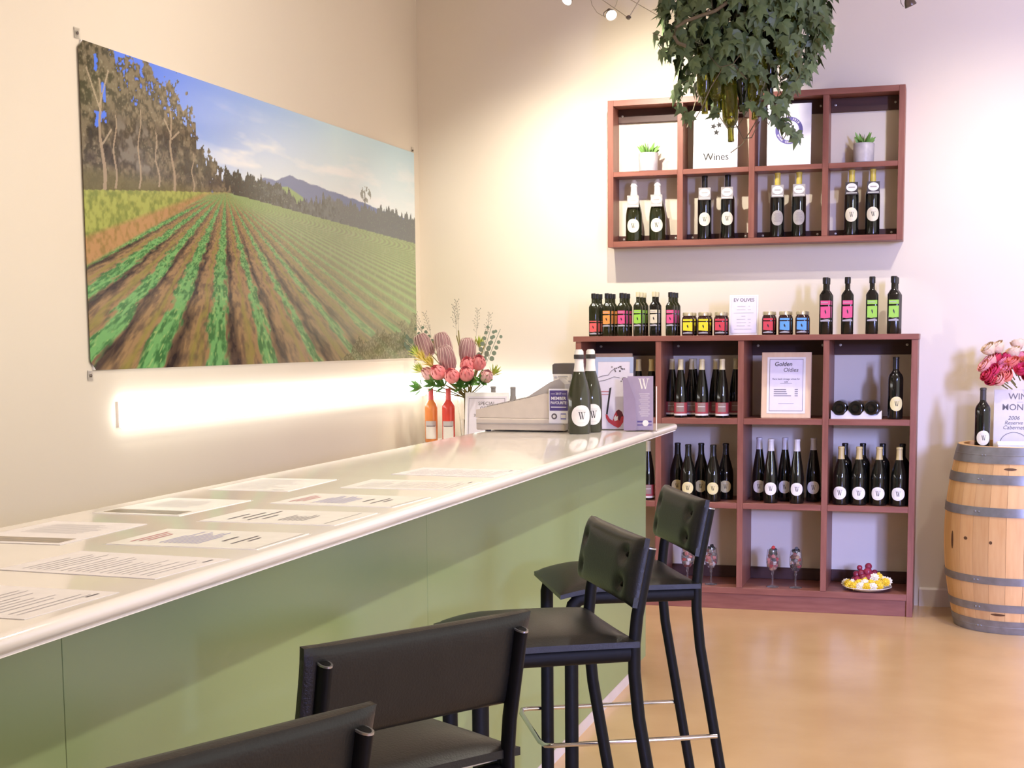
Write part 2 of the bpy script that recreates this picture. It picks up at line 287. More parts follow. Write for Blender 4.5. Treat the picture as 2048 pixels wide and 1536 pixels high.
# ------------------------------------------------------------------ poster (flat print painted as vertex colours)
def poster():
    Y0, Y1, Z0, Z1 = 4.406, 7.617, 1.307, 2.439
    NU, NV = 840, 300
    u, v = np.meshgrid(np.linspace(0, 1, NU), np.linspace(0, 1, NV))
    def vn(x, y, seed):
        g = np.random.RandomState(seed).rand(256, 256)
        xi = np.floor(x).astype(int); yi = np.floor(y).astype(int); fx = x - xi; fy = y - yi
        fx = fx * fx * (3 - 2 * fx); fy = fy * fy * (3 - 2 * fy)
        a = g[yi % 256, xi % 256]; b = g[yi % 256, (xi + 1) % 256]; c = g[(yi + 1) % 256, xi % 256]; d = g[(yi + 1) % 256, (xi + 1) % 256]
        return (a * (1 - fx) + b * fx) * (1 - fy) + (c * (1 - fx) + d * fx) * fy
    def fbm(x, y, seed, o=4):
        t = 0; am = .5
        for k in range(o): t = t + am * vn(x * 2 ** k, y * 2 ** k, seed + k); am *= .5
        return t / (1 - .5 ** o)
    c = lambda *a: np.array(a, float) / 255
    def mix(A, B, t): t = np.clip(t, 0, 1)[..., None]; return A * (1 - t) + B * t
    def pw(pts): return np.interp(u, [p[0] for p in pts], [p[1] for p in pts])
    A = 3.21 / 1.13
    # sky
    img = mix(c(70, 112, 240) + 0 * u[..., None], c(192, 226, 240), (u - .12) / .55)
    img = mix(img, c(226, 236, 240), np.clip((.98 - v) / .30, 0, 1) * np.clip((u - .1) / .3, 0, 1))
    cl = fbm(u * 9 + v * 5, v * 16 - u * 3, 11)
    img = mix(img, c(238, 242, 246), np.clip((cl - .50) * 4, 0, .85) * np.clip((u - .22) * 8, 0, 1) * np.clip((.97 - v) * 6, 0, 1))
    n1 = fbm(u * 60 * A, v * 60, 3); n2 = fbm(u * 22 * A, v * 22, 21); n3 = vn(u * 180 * A, v * 180, 5)
    # hills
    rid = pw([(0, .6), (.40, .69), (.43, .714), (.462, .712), (.508, .747), (.56, .735), (.62, .726), (.706, .715), (.85, .688), (1, .668)]) + (n2 - .5) * .012
    img = mix(img, c(98, 112, 158), (rid - v) * 300)
    hg = pw([(0, 0), (.44, 0), (.47, .69), (.50, .70), (.55, .67), (.57, 0), (1, 0)]); img = mix(img, c(130, 160, 96), (hg - v) * 300)
    # right tree line
    jag = (fbm(u * 42 * A, u * 0 + .5, 8) - .5) * .09
    tt = pw([(.29, .62), (.318, .70), (.352, .722), (.372, .70), (.392, .715), (.43, .70), (.47, .695), (.53, .655), (.58, .665), (.62, .685), (.68, .69), (.74, .68), (.80, .685), (.90, .69), (1, .69)]) + jag
    fl = pw([(0, .55), (.19, .597), (.26, .612), (.318, .627), (.383, .622), (.616, .598), (1, .561)])
    tc = mix(c(30, 32, 26) + 0 * u[..., None], c(94, 100, 104), (u - .36) / .30 + (n1 - .5) * 1.0)
    tc = mix(tc, c(124, 136, 120), (n3 - .78) * 4)
    m = ((v < tt) & (v > fl) & (u > .30)).astype(float); img = mix(img, tc, m)
    # the loose tall tree
    bt = ((u - .782) / .022) ** 2 + ((v - .742) / .036) ** 2
    img = mix(img, c(110, 112, 104), ((bt < 1) & (n1 > .52)).astype(float) * .8)
    img = mix(img, c(90, 92, 88), ((abs(u - .778) < .0018) & (v > .68) & (v < .75)).astype(float))
    # left tall trees
    lt = pw([(0, 1.3), (.062, 1.05), (.075, .99), (.09, .985), (.115, .97), (.135, .985), (.16, .97), (.185, .935), (.205, .955), (.225, .90), (.246, .86), (.238, .80), (.252, .775), (.277, .748), (.301, .70), (.33, .64)]) + (fbm(u * 34 * A, v * 34, 31) - .5) * .19
    ltm = ((v < lt) & (v > fl) & (u < .335)).astype(float)
    hole = ((n2 > .62) & (v > .74) & (u < .05)) | ((n1 > .66) & (v > lt - .10))
    ltm = ltm * (1 - hole)
    tcol = mix(c(110, 98, 76) + 0 * u[..., None], c(60, 54, 38), (n1 - .40) * 5)
    tcol = mix(tcol, c(148, 138, 112), (n3 - .72) * 3)
    low = np.clip((.82 - v) / .05, 0, 1) * np.clip((v - .62) / .03, 0, 1)
    tcol = mix(tcol, c(40, 34, 26), low * np.clip((n2 - .35) * 3, 0, .85))
    tcol = mix(tcol, c(150, 142, 126), np.clip((n2 - .55) * 5, 0, .6) * low * (u > .07) * (u < .17))
    tcol = mix(tcol, c(92, 86, 48), np.clip((.64 - v) / .05, 0, .8))
    img = mix(img, tcol, ltm)
    for (a, b, ub, ut, w) in ((.555, .90, .040, .036, .0030), (.57, .80, .062, .066, .0018), (.585, .84, .112, .118, .0016), (.595, .87, .190, .184, .0024), (.60, .78, .155, .15, .0016), (.605, .74, .235, .237, .0014)):
        t = (v - a) / (b - a); uc = ub + (ut - ub) * t + .003 * np.sin(t * 9)
        img = mix(img, c(158, 138, 112), ((t > 0) & (t < 1) & (abs(u - uc) < w * (1.2 - .6 * t))).astype(float) * .9)
    for (u0, v0, u1, v1) in ((.038, .80, .014, .92), (.037, .82, .056, .93), (.039, .70, .058, .75), (.188, .77, .205, .80), (.187, .78, .172, .83)):
        t = np.clip(((u - u0) * (u1 - u0) * A * A + (v - v0) * (v1 - v0)) / (((u1 - u0) * A) ** 2 + (v1 - v0) ** 2), 0, 1)
        dd = np.hypot((u - u0 - t * (u1 - u0)) * A, v - v0 - t * (v1 - v0)); img = mix(img, c(176, 158, 132), (dd < .0036).astype(float) * .8)
    # ground
    below = (v <= fl).astype(float)
    g = mix(c(158, 164, 78) + 0 * u[..., None], c(112, 124, 56), (n1 - .40) * 3)
    path_t = pw([(0, .417), (.257, .612), (.30, .63), (1, .9)]); path_b = pw([(0, .325), (.27, .612), (.31, .63), (1, .9)])
    pc = mix(c(176, 132, 84) + 0 * u[..., None], c(138, 112, 62), (n1 - .42) * 3)
    dv = np.maximum(.632 - v, .004); t = (u - .318) / dv * 1.0
    ph = (t + .061) / .247; k = ph - np.round(ph)                 # -.5 .. .5 across one row
    dpt = 1 / dv
    wob = (fbm(t * 26, dpt * 3.4, 41) - .5)
    fine = fbm(t * 60, dpt * 9, 51)
    kk = k + wob * .30
    soil = mix(c(150, 118, 78) + 0 * u[..., None], c(98, 78, 58), (fine - .4) * 3)
    soil = mix(soil, c(136, 128, 58), np.clip(1 - abs(kk + .36) / .10, 0, 1) * .8)
    soil = mix(soil, c(30, 24, 24), np.clip(1 - abs(kk - .29) / .15, 0, 1) * (.75 + .9 * np.clip(fine - .4, 0, .5)) * np.where(t < .9, 1.0, .55) * np.clip((.60 - v) / .2, .25, 1))
    vg = mix(c(104, 166, 92) + 0 * u[..., None], c(52, 104, 52), (fine - .44) * 5)
    vg = mix(vg, c(160, 190, 110), np.clip((vn(t * 120, dpt * 20, 61) - .70) * 3, 0, .8))
    vine = np.clip((.20 + .03 * np.sign(-t) + (fine - .5) * .22 - abs(kk)) * 14, 0, 1)
    row = mix(soil, vg, vine)
    far = mix(c(104, 122, 82) + 0 * u[..., None], c(140, 172, 104), .5 + .5 * np.cos(2 * PI * ph))
    far = mix(far, c(150, 172, 120), (n1 - .5) * 2.2)
    f = np.clip((abs(t) - .35) / 1.5, 0, 1) * np.where(t > 0, 1, .2)
    row = mix(row, far, f * .85); row = mix(row, c(126, 156, 84), np.clip((v - .56) / .06, 0, .6))
    row = mix(row, c(164, 172, 150), np.clip((u - .40) * 1.1, 0, .34))
    bush = ((v < pw([(0, -1), (.66, -.05), (.70, .05), (.76, .10), (.90, .13), (1, .20)]) + (n2 - .5) * .12)).astype(float)
    row = mix(row, mix(c(92, 94, 68) + 0 * u[..., None], c(150, 148, 116), (n3 - .45) * 2.5), bush * .8)
    g = mix(g, pc, ((path_t - v) * 60)); g = mix(g, row, ((path_b - v) * 90))
    img = mix(img, g, below)
    img = np.clip(img, 0, 1) ** .88; L = np.where(img <= .04045, img / 12.92, ((img + .055) / 1.055) ** 2.4)
    X = XL + .008
    co = np.stack([np.full(u.size, X), (Y0 + u * (Y1 - Y0)).ravel(), (Z0 + v * (Z1 - Z0)).ravel()], 1)
    i = np.arange(NU * NV).reshape(NV, NU); q = np.stack([i[:-1, :-1], i[:-1, 1:], i[1:, 1:], i[1:, :-1]], -1).reshape(-1, 4)
    cu = u.ravel()[q].mean(1); cv = v.ravel()[q].mean(1)           # clipped corners under the clear tabs
    cutl = ((cu * 3.21 + (1 - cv) * 1.13) < .028) | ((cu * 3.21 + cv * 1.13) < .032)
    q = q[~cutl]
    me = bpy.data.meshes.new('print'); me.vertices.add(len(co)); me.vertices.foreach_set('co', co.ravel())
    me.loops.add(q.size); me.loops.foreach_set('vertex_index', q.ravel()); me.polygons.add(len(q)); me.polygons.foreach_set('loop_start', np.arange(len(q)) * 4)
    me.update(calc_edges=True)
    at = me.color_attributes.new('print', 'FLOAT_COLOR', 'POINT')
    at.data.foreach_set('color', np.concatenate([L.reshape(-1, 3), np.ones((L.size // 3, 1))], 1).ravel().astype(np.float32))
    m = bpy.data.materials.new('poster_print'); m.use_nodes = True; nt = m.node_tree; b = nt.nodes['Principled BSDF']
    a = nt.nodes.new('ShaderNodeAttribute'); a.attribute_name = 'print'; nt.links.new(a.outputs['Color'], b.inputs['Base Color']); b.inputs['Roughness'].default_value = .16
    me.materials.append(m)
    t = thing('vineyard_poster', 'wide glossy poster of vineyard rows under a blue sky pinned to the wall', 'poster', (XL + .004, (Y0 + Y1) / 2, Z0))
    o = link('print', me, t); o.matrix_parent_inverse = Matrix.Translation(t.location).inverted()
    bk = obj('backing_sheet', MB().box(XL + .0005, XL + .0075, Y0 + .02, Y1 - .001, Z0 + .001, Z1 - .001), paper_m, t); bk.matrix_parent_inverse = Matrix.Translation(t.location).inverted()
    for (yy, zz) in ((Y0 + .004, Z1 + .018), (Y0 + .004, Z0 - .018), (Y1 - .01, Z1 + .012), (Y1 - .01, Z0 - .012)):
        p = obj('pin', MB().lathe([(0, 0), (.005, 0), (.006, .003), (.003, .005), (0, .006)], 8), steel_m, t, (0, yy - t.location.y, zz - t.location.z), (0, PI / 2, 0))
        obj('corner_tab', MB().box(-.001, .0005, -.018, .018, -.018, .018), acryl_m, t, (0, yy - t.location.y, zz - t.location.z))
poster()
# ------------------------------------------------------------------ light strip on the walls, wraps the corner
ls = thing('strip_light', 'long glowing white strip light wrapping the corner below the vineyard poster', 'light', (XL, 6.1, 1.145))
def ls_part(name, mb, m):
    o = obj(name, mb, m, ls, smooth=False); o.matrix_parent_inverse = Matrix.Translation(ls.location).inverted(); return o
ls_part('diffuser', MB().box(XL + .012, XL + .040, 4.56, YB - .041, 1.092, 1.196, .008), led_m)
ls_part('diffuser', MB().box(XL + .041, -2.02, YB - .040, YB - .012, 1.092, 1.196, .008), led_m)
ls_part('housing', MB().box(XL, XL + .012, 4.565, YB - .013, 1.098, 1.190), skirt_m)
ls_part('housing', MB().box(XL + .013, -2.025, YB - .012, YB, 1.098, 1.190), skirt_m)
# ------------------------------------------------------------------ counter
CX0, CX1, CY0, CY1, CZ = -1.775, -1.11, 0.2, 6.0, 1.045
ct = thing('bar_counter', 'long tasting counter with white stone top and green laminate front', 'counter', (-1.5, 3.1, 0))
def cpart(name, mb, m, smooth=False):
    o = obj(name, mb, m, ct, smooth=smooth); o.matrix_parent_inverse = Matrix.Translation(ct.location).inverted(); return o
R_ = .012
prof = [(CX0, CZ - .03), (CX1 - .006, CZ - .03)] + [(CX1 - R_ + R_ * math.cos(a), CZ - .014 + .014 * math.sin(a)) for a in [(-PI / 2 + PI * i / 8) for i in range(1, 9)]] + [(CX0 + .006, CZ), (CX0, CZ - .005)]
cpart('worktop', MB().prism(prof, CY0, 4.0 - .0, 'XZ') if False else MB().prism(prof, CY0, CY1, 'XZ'), slab_m, True)
py = [CY0, 1.78, 3.30, 4.82, 5.955]
for a, b in zip(py, py[1:]): cpart('front_panel', MB().box(-1.255, -1.235, a + .0008, b - .0008, .048, CZ - .03, .0006), green_m)
cpart('end_panel', MB().box(-1.735, -1.2555, 5.935, 5.955, .048, CZ - .03), green_m)
cpart('back_panel', MB().box(-1.745, -1.735, CY0, 5.955, .03, CZ - .03), green_m)
cpart('kick_strip', MB().box(-1.60, -1.238, CY0, 5.673, 0, .048), kick_m)
# sheets on the counter -------------------------------------------------
def sheet(x, y, ang, label, style, lam=False, portrait=False):
    w, h = (.21, .297)
    t = thing('tasting_sheet', label, 'paper', (x, y, CZ), (0, 0, math.radians(ang + (0 if portrait else 90))), 'printed sheets laid on the counter')
    # local: page up = +y, width = x
    obj('page', MB().box(-w / 2, w / 2, -h / 2, h / 2, .0003, .0012), papers_m if lam else paper_m, t)
    mb = MB(); mr = MB(); mk = MB(); z = .0016
    def ln(b, x0, x1, yy, th=.0022): b.add([(x0, yy, z), (x1, yy, z), (x1, yy + th, z), (x0, yy + th, z)], [(0, 1, 2, 3)])
    rr = random.Random(int(y * 1000))
    if style == 'text':
        for k in range(17): ln(mb, -.085, -.085 + rr.uniform(.10, .165), .112 - k * .0135 - (k // 5) * .006)
        ln(mk, .055, .085, -.130, .004)
    elif style == 'offer':
        for k in range(3): ln(mr, -.07 + k * .01, .06 - k * .012, .118 - k * .012, .004)
        for k in range(9): ln(mb, -.07, -.07 + rr.uniform(.09, .15), .06 - k * .009, .0025)
        ln(mk, -.03, .03, -.045, .006); ln(mk, -.055, .05, -.075, .005); ln(mk, -.02, .03, -.09, .005)
        mk.add([(-.1, -.143, z), (.1, -.143, z), (.1, -.1418, z), (-.1, -.1418, z)], [(0, 1, 2, 3)])
    elif style == 'menu':
        for k in range(4): ln(mk, -.07 + .02 * (k % 2), .02 + .03 * (k % 3), .10 - k * .022, .005)
        for k in range(6): ln(mk, -.06, -.06 + rr.uniform(.06, .1), -.005 - k * .010, .0028)
        mk.add([(-.09, -.12, z), (.09, -.12, z), (.09, -.1185, z), (-.09, -.1185, z)], [(0, 1, 2, 3)])
    elif style == 'photo':
        for k in range(9): ln(mb, -.07, -.07 + rr.uniform(.10, .14), .10 - k * .014, .0022)
    if mb.v: obj('printed_text', mb, inkb_m if style == 'offer' else inkl_m, t)
    if mr.v: obj('printed_heading', mr, inkr_m, t)
    if mk.v: obj('printed_heading', mk, inkg_m, t)
    if style == 'photo':
        obj('printed_photo', MB().box(-.09, .09, -.130, -.075, .0012, .0015), label_photo, t)
    if lam: obj('laminate', MB().box(-w / 2 - .004, w / 2 + .004, -h / 2 - .004, h / 2 + .004, 0, .0003), acryl2_m, t)
label_photo = mat('photo_print', srgb(96, 92, 88), .3, noise=(30, srgb(170, 150, 120), (1, 4, 1), .2))
acryl2_m = mat('laminate_edge', srgb(236, 234, 228), .08, noise=(20, srgb(230, 226, 220), (1, 1, 1), .3))
sheet(-1.288, 1.68, -2, 'plain grey text sheet lying flat, its short edge near the first stool', 'text')
sheet(-1.288, 2.01, -4, 'plain tasting sheet of grey text with one curled long edge', 'text')
sheet(-1.288, 2.318, 0, 'laminated offer sheet with red heading and blue text', 'offer', True)
sheet(-1.288, 2.650, -1, 'laminated menu sheet with dark headings and a ruled box', 'menu', True)
sheet(-1.288, 2.965, -3, 'laminated price sheet next after the ruled menu sheet', 'offer', True)
sheet(-1.280, 3.325, 1, 'laminated sheet of close columns beside the last curled sheet', 'text', True)
sheet(-1.280, 3.665, -4, 'plain sheet lying last of its row towards the till', 'text')
sheet(-1.617, 2.33, 1, 'printed page with a small brown photo by the counter back edge', 'photo', False, True)
sheet(-1.620, 2.765, -2, 'laminated page with a wide grey photo along its foot', 'photo', True, True)
sheet(-1.622, 3.255, 1, 'laminated page of faint lines by the counter back edge', 'text', True, True)
# ------------------------------------------------------------------ shelving
def board(name, parent, x0, x1, y0, y1, z0, z1, m): 
    o = obj(name, MB().box(x0, x1, y0, y1, z0, z1, .0012), m, parent); o.matrix_parent_inverse = Matrix.Translation(parent.location).inverted(); return o
LX0, LX1, LYF, LT = -1.905, -0.165, 7.365, .030
LZ = [.115, .557, .993]                          # shelf surfaces
LU = thing('cube_bookcase', 'dark mahogany cube bookcase of four columns and three rows standing on the floor', 'bookcase', ((LX0 + LX1) / 2, 7.53, 0))
LTOP = 1.418
LX = [LX0 + (LX1 - LX0 - LT) * k / 4 for k in range(5)]     # left faces of uprights
board('top_board', LU, LX0 - .012, LX1 + .004, LYF - .004, YB - .002, LTOP - .028, LTOP, wood_m)
for k, x in enumerate(LX): board('side_panel' if k in (0, 4) else 'divider', LU, x, x + LT, LYF, YB - .002, 0 if k in (0, 4) else LZ[0], LTOP - .0285, woodv_m)
for z in LZ[1:]:
    for k in range(4): board('shelf_board', LU, LX[k] + LT + .0004, LX[k + 1] - .0004, LYF + .002, YB - .003, z - .030, z, wood_m)
for k in range(1): board('bottom_board', LU, LX0 + LT + .0004, LX1 - LT - .0004, LYF + .002, YB - .003, LZ[0] - .033, LZ[0] - .0004, wood_m)
board('plinth', LU, LX0 + LT + .0004, LX1 - LT - .0004, LYF + .014, LYF + .032, 0, LZ[0] - .034, wood_m)
for k in range(4):
    x0, x1 = LX[k] + LT + .0004, LX[k + 1] - .0004
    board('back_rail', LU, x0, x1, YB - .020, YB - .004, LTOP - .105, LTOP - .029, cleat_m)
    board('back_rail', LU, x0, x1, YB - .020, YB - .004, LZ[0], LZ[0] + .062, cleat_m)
    for xs in (x0 + .03, x1 - .03):
        o = obj('screw_cap', MB().lathe([(0, 0), (.007, 0), (.007, .003), (0, .004)], 10), rimm_m, LU, rot=(PI / 2, 0, 0)); o.location = Vector((xs, YB - .020, LTOP - .055)) - LU.location
UT = .030; UYF = 7.565; UX0, UX1, UZ0, UZ1 = -1.777, -.2545, 1.889, 2.654
UM = at_y(1232, 344, UYF).z
UU = thing('wall_cube_shelf', 'mahogany wall shelf of eight cells mounted above the bookcase', 'shelf', ((UX0 + UX1) / 2, 7.64, UZ0))
UX = [UX0 + (UX1 - UX0 - UT) * k / 4 for k in range(5)]
board('top_board', UU, UX0 + UT + .0003, UX1 - UT - .0003, UYF, YB - .001, UZ1 - UT, UZ1, wood_m)
board('bottom_board', UU, UX0 + UT + .0003, UX1 - UT - .0003, UYF, YB - .001, UZ0, UZ0 + UT, wood_m)
for k, x in enumerate(UX):
    if k in (0, 4): board('side_panel', UU, x, x + UT, UYF, YB - .001, UZ0, UZ1, woodv_m)
    else: board('divider', UU, x, x + UT, UYF, YB - .001, UZ0 + UT + .0003, UZ1 - UT - .0003, woodv_m)
for k in range(4):
    x0, x1 = UX[k] + UT + .0004, UX[k + 1] - .0004
    board('shelf_board', UU, x0, x1, UYF + .001, YB - .002, UM - .026, UM, wood_m)
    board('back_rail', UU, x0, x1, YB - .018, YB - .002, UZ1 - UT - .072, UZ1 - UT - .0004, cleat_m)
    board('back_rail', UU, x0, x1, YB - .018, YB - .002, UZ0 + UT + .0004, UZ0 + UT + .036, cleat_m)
    for (xs, zs) in ((x0 + .022, UZ1 - UT - .035), (x1 - .022, UZ1 - UT - .035), (x0 + .03, UZ0 + UT + .018), (x1 - .03, UZ0 + UT + .018)):
        o = obj('screw_cap', MB().lathe([(0, 0), (.006, 0), (.006, .003), (0, .004)], 10), rimm_m, UU, rot=(PI / 2, 0, 0)); o.location = Vector((xs, YB - .018, zs)) - UU.location
# ------------------------------------------------------------------ bottles
PROF = {
 'bordeaux': (.0370, [(0, .006), (.030, 0), (.0355, .002), (.037, .006), (.037, .198), (.0358, .210), (.031, .222), (.0225, .233), (.0165, .242), (.0145, .252), (.0140, .298), (.0152, .299), (.0152, .308), (.0140, .310), (0, .310)], .310),
 'tall': (.0365, [(0, .006), (.030, 0), (.035, .002), (.0365, .006), (.0365, .200), (.0352, .212), (.030, .226), (.0215, .238), (.0158, .248), (.0142, .260), (.0138, .320), (.0150, .321), (.0150, .330), (.0138, .332), (0, .332)], .332),
 'burgundy': (.0405, [(0, .006), (.033, 0), (.039, .002), (.0405, .007), (.0405, .128), (.0395, .145), (.0365, .163), (.0315, .183), (.0255, .203), (.0195, .222), (.0158, .240), (.0146, .255), (.0143, .284), (.0158, .285), (.0158, .293), (.0145, .295), (0, .295)], .295),
 'flute': (.0370, [(0, .006), (.031, 0), (.0358, .002), (.037, .006), (.037, .108), (.0362, .130), (.0340, .155), (.0305, .182), (.0262, .210), (.0215, .238), (.0175, .262), (.0150, .282), (.0140, .300), (.0140, .318), (.0152, .319), (.0152, .327), (.0140, .329), (0, .329)], .329),
 'champagne': (.0440, [(0, .008), (.036, 0), (.0425, .002), (.044, .008), (.044, .125), (.0428, .145), (.0392, .167), (.0335, .190), (.0268, .213), (.0208, .234), (.0175, .252), (.0160, .268), (.0160, .288), (.0178, .289), (.0178, .296), (.0165, .298), (.0160, .312), (.012, .317), (0, .318)], .318),
}
def curved_disc(R, w, h, zc, off, flat=0.0, n=28, rings=4):
    mb = MB(); V = [(0, -R - off, zc)]; F = []
    for k in range(1, rings + 1):
        for i in range(n):
            a = 2 * PI * i / n; x = math.cos(a) * w / 2 * k / rings; z = math.sin(a) * h / 2 * k / rings
            # slightly squared circle
            sgn = 1.0 + flat * abs(math.sin(2 * a)) ** 2
            x *= sgn; z *= sgn
            V.append(((R + off) * math.sin(x / R), -(R + off) * math.cos(x / R), zc + z))
    for i in range(n): F.append((0, 1 + i, 1 + (i + 1) % n))
    for k in range(rings - 1):
        for i in range(n):
            a = 1 + k * n + i; b = 1 + k * n + (i + 1) % n; F.append((a, a + n, b + n, b))
    return mb.add(V, F)
def curved_rect(R, w, z0, z1, off, n=14):
    mb = MB(); V = []; F = []
    for i in range(n + 1):
        x = -w / 2 + w * i / n
        for z in (z0, z1): V.append(((R + off) * math.sin(x / R), -(R + off) * math.cos(x / R), z))
    for i in range(n): F.append((2 * i, 2 * i + 2, 2 * i + 3, 2 * i + 1))
    return mb.add(V, F)
def curved_W(R, w, h, zc, off, x0=0.0):
    mb = MB()
    for p in W_poly():
        V = [((R + off) * math.sin((x0 + (a - .5) * w) / R), -(R + off) * math.cos((x0 + (a - .5) * w) / R), zc + (b - .5) * h) for a, b in p]; mb.add(V, [(0, 1, 2, 3)])
    xx = [x0 + .2 * w, x0 + 1.1 * w]
    V = [((R + off) * math.sin(x / R), -(R + off) * math.cos(x / R), zc + z) for x in xx for z in (.47 * h, .51 * h)]
    return mb.add(V, [(0, 2, 3, 1)])
PROTO = {}
def bottle_proto(key, shape, glass, cap, capz, lab=None, labm=None, labz=.075, lw=.062, lh=.064, tagcard=None, capround=False):
    R, prof, H = PROF[shape]
    parts = []
    parts.append(('glass_body', MB().lathe(prof, 28).mesh('glass_body', glass, True), []))
    # capsule follows the neck
    cp = [(r + .0008, z) for r, z in prof if z >= capz and r > .001]
    rz = np.interp(capz, [z for r, z in prof[1:-1]], [r for r, z in prof[1:-1]]) + .0008
    cp = [(rz, capz)] + cp + ([(.010, H + .006), (0, H + .009)] if capround else [(.012, H + .001), (0, H + .001)])
    parts.append(('capsule', MB().lathe(cp, 20).mesh('capsule', cap, True), []))
    if lab == 'W':
        subs = [('monogram', curved_W(R, lw * .34, lw * .34, labz, .0009, .001).mesh('monogram', ink_m))]
        mb = MB()
        for k, z in enumerate((.012, .008, -.017)):
            q = curved_rect(R, lw * (.5 if k < 2 else .34), labz + z - .0004 + lh * .12 * (1 if k < 2 else -1), labz + z + .0004 + lh * .12 * (1 if k < 2 else -1), .0009, 6); mb.add(q.v, q.f)
        subs.append(('small_print', mb.mesh('small_print', inkl_m)))
        parts.append(('label', curved_disc(R, lw, lh, labz, .0005, .008).mesh('label', labm, True), subs))
    elif lab == 'lines':
        mb = MB()
        for k in range(9):
            ww = lw * (.5 if k % 3 else .34); q = curved_rect(R, ww, labz + .022 - k * .0052, labz + .0232 - k * .0052, .0009, 6); mb.add(q.v, q.f)
        parts.append(('label', curved_disc(R, lw, lh, labz, .0005, .008).mesh('label', labm, True), [('small_print', mb.mesh('small_print', inkg_m))]))
    elif lab == 'band':
        q1 = curved_rect(R, .046, labz - .022, labz + .028, .0009).mesh('panel', lab_taupe, True)
        q2 = curved_rect(R, .040, labz + .006, labz + .0085, .0013).mesh('panel_rule', lab_white, True)
        mb = MB().lathe([(R + .0005, labz - .032), (R + .0005, labz + .030)], 28)
        parts.append(('label', mb.mesh('label', labm, True), [('panel', q1), ('panel_rule', q2)]))
        parts.append(('foot_band', MB().lathe([(R + .0006, labz - .043), (R + .0006, labz - .033)], 28).mesh('foot_band', lab_white, True), []))
    elif lab == 'rect':
        q1 = curved_rect(R, .066, labz + .024, labz + .052, .0009).mesh('label_head', lab_grey2, True)
        q2 = curved_rect(R, .054, labz + .020, labz + .026, .0012).mesh('label_title', ink2_m, True)
        parts.append(('label', curved_rect(R, .068, labz - .050, labz + .052, .0005).mesh('label', labm, True), [('label_head', q1), ('label_title', q2)]))
    if tagcard:
        R2 = .020; z0 = .205 if shape != 'champagne' else .178; yk = -.040 if shape != 'champagne' else -.045
        card = MB().box(-.031, .031, yk - .001, yk, z0, z0 + .062)
        subs = []
        subs.append(('medal', MB().add([(0, yk - .0018, z0 + .036)] + [(math.cos(2 * PI * i / 20) * .027, yk - .0018, z0 + .036 + math.sin(2 * PI * i / 20) * .021) for i in range(20)], [(0, 1 + i, 1 + (i + 1) % 20) for i in range(20)]).mesh('medal', lab_white)))
        subs.append(('medal_text', MB().add([((-.014 + .01 * (k % 2)), yk - .0022, z0 + .043 - k * .007) for k in range(0)], []).mesh('x', inkg_m) if False else MB().box(-.016, .016, yk - .0024, yk - .0020, z0 + .033, z0 + .039).mesh('medal_text', lab_grey)))
        subs.append(('card_rule', MB().box(-.027, .027, yk - .0016, yk - .0012, z0 + .006, z0 + .010).mesh('card_rule', lab_white)))
        parts.append(('neck_tag', card.mesh('neck_tag', tagcard), subs))
    PROTO[key] = parts
lab_grey2 = paint('grey_label_head', 198, 192, 194, .6); ink2_m = paint('brown_grey_ink', 130, 116, 124, .6)
def bottle(key, loc, label, group=None, rz=0.0, rot=None, name='wine_bottle', cat='bottle', sc=1.0):
    t = thing(name, label, cat, loc, rot or (0, 0, rz), group); t.scale = (sc, sc, sc)
    for n, me, subs in PROTO[key]:
        o = link(n, me, t)
        for sn, sm in subs: link(sn, sm, o)
    return t
bottle_proto('up_white', 'champagne', olive_m, cap_white, .228, 'W', lab_cream, .082, .070, .072, lab_grey, True)
bottle_proto('up_black', 'tall', dark_m, cap_black, .252, 'W', lab_cream, .105, .066, .070, lab_grey)
bottle_proto('up_back', 'tall', dark_m, cap_yel, .252, 'lines', lab_grey, .100, .066, .078, lab_grey)
bottle_proto('up_gold', 'tall', dark_m, cap_yel, .252, 'W', lab_cream, .105, .068, .072, card_black)
bottle_proto('flute_red', 'flute', dark_m, cap_pale, .270, 'band', lab_red, .056)
bottle_proto('flute_silver', 'flute', dark_m, cap_sil, .268, 'W', lab_white, .075, .068, .066)
bottle_proto('burg_black', 'burgundy', dark_m, cap_black, .235, 'W', lab_yel, .070, .064, .064)
bottle_proto('burg_gold', 'burgundy', dark_m, cap_gold, .232, 'W', lab_white, .062, .072, .066)
bottle_proto('bord_cream', 'bordeaux', dark_m, cap_black, .250, 'W', lab_yel, .078, .068, .072)
bottle_proto('bord_barrel', 'bordeaux', dark_m, card_black, .250, 'W', lab_cream, .064, .070, .072)
bottle_proto('bord_gold', 'flute', dark_m, cap_gold, .262)
bottle_proto('bord_plain', 'bordeaux', dark_m, cap_black, .250)
bottle_proto('spark', 'champagne', spark_m, cap_white, .236, 'W', lab_white, .070, .080, .080)
bottle_proto('rose_o', 'bordeaux', rose1_m, cap_red, .246, 'rect', lab_white, .072)
bottle_proto('rose_p', 'bordeaux', rose2_m, cap_red, .246, 'rect', lab_white, .072)
bottle_proto('counter_grey', 'burgundy', olive_m, cap_grey, .225)
# neck ring on the sparkling bottles
PROTO['spark'].append(('neck_ring', MB().lathe([(.0192, .283), (.0200, .286), (.0200, .297), (.0190, .300)], 20).mesh('neck_ring', card_black, True), []))
def shelf_x(px, py, y): return at_y(px, py, y).x
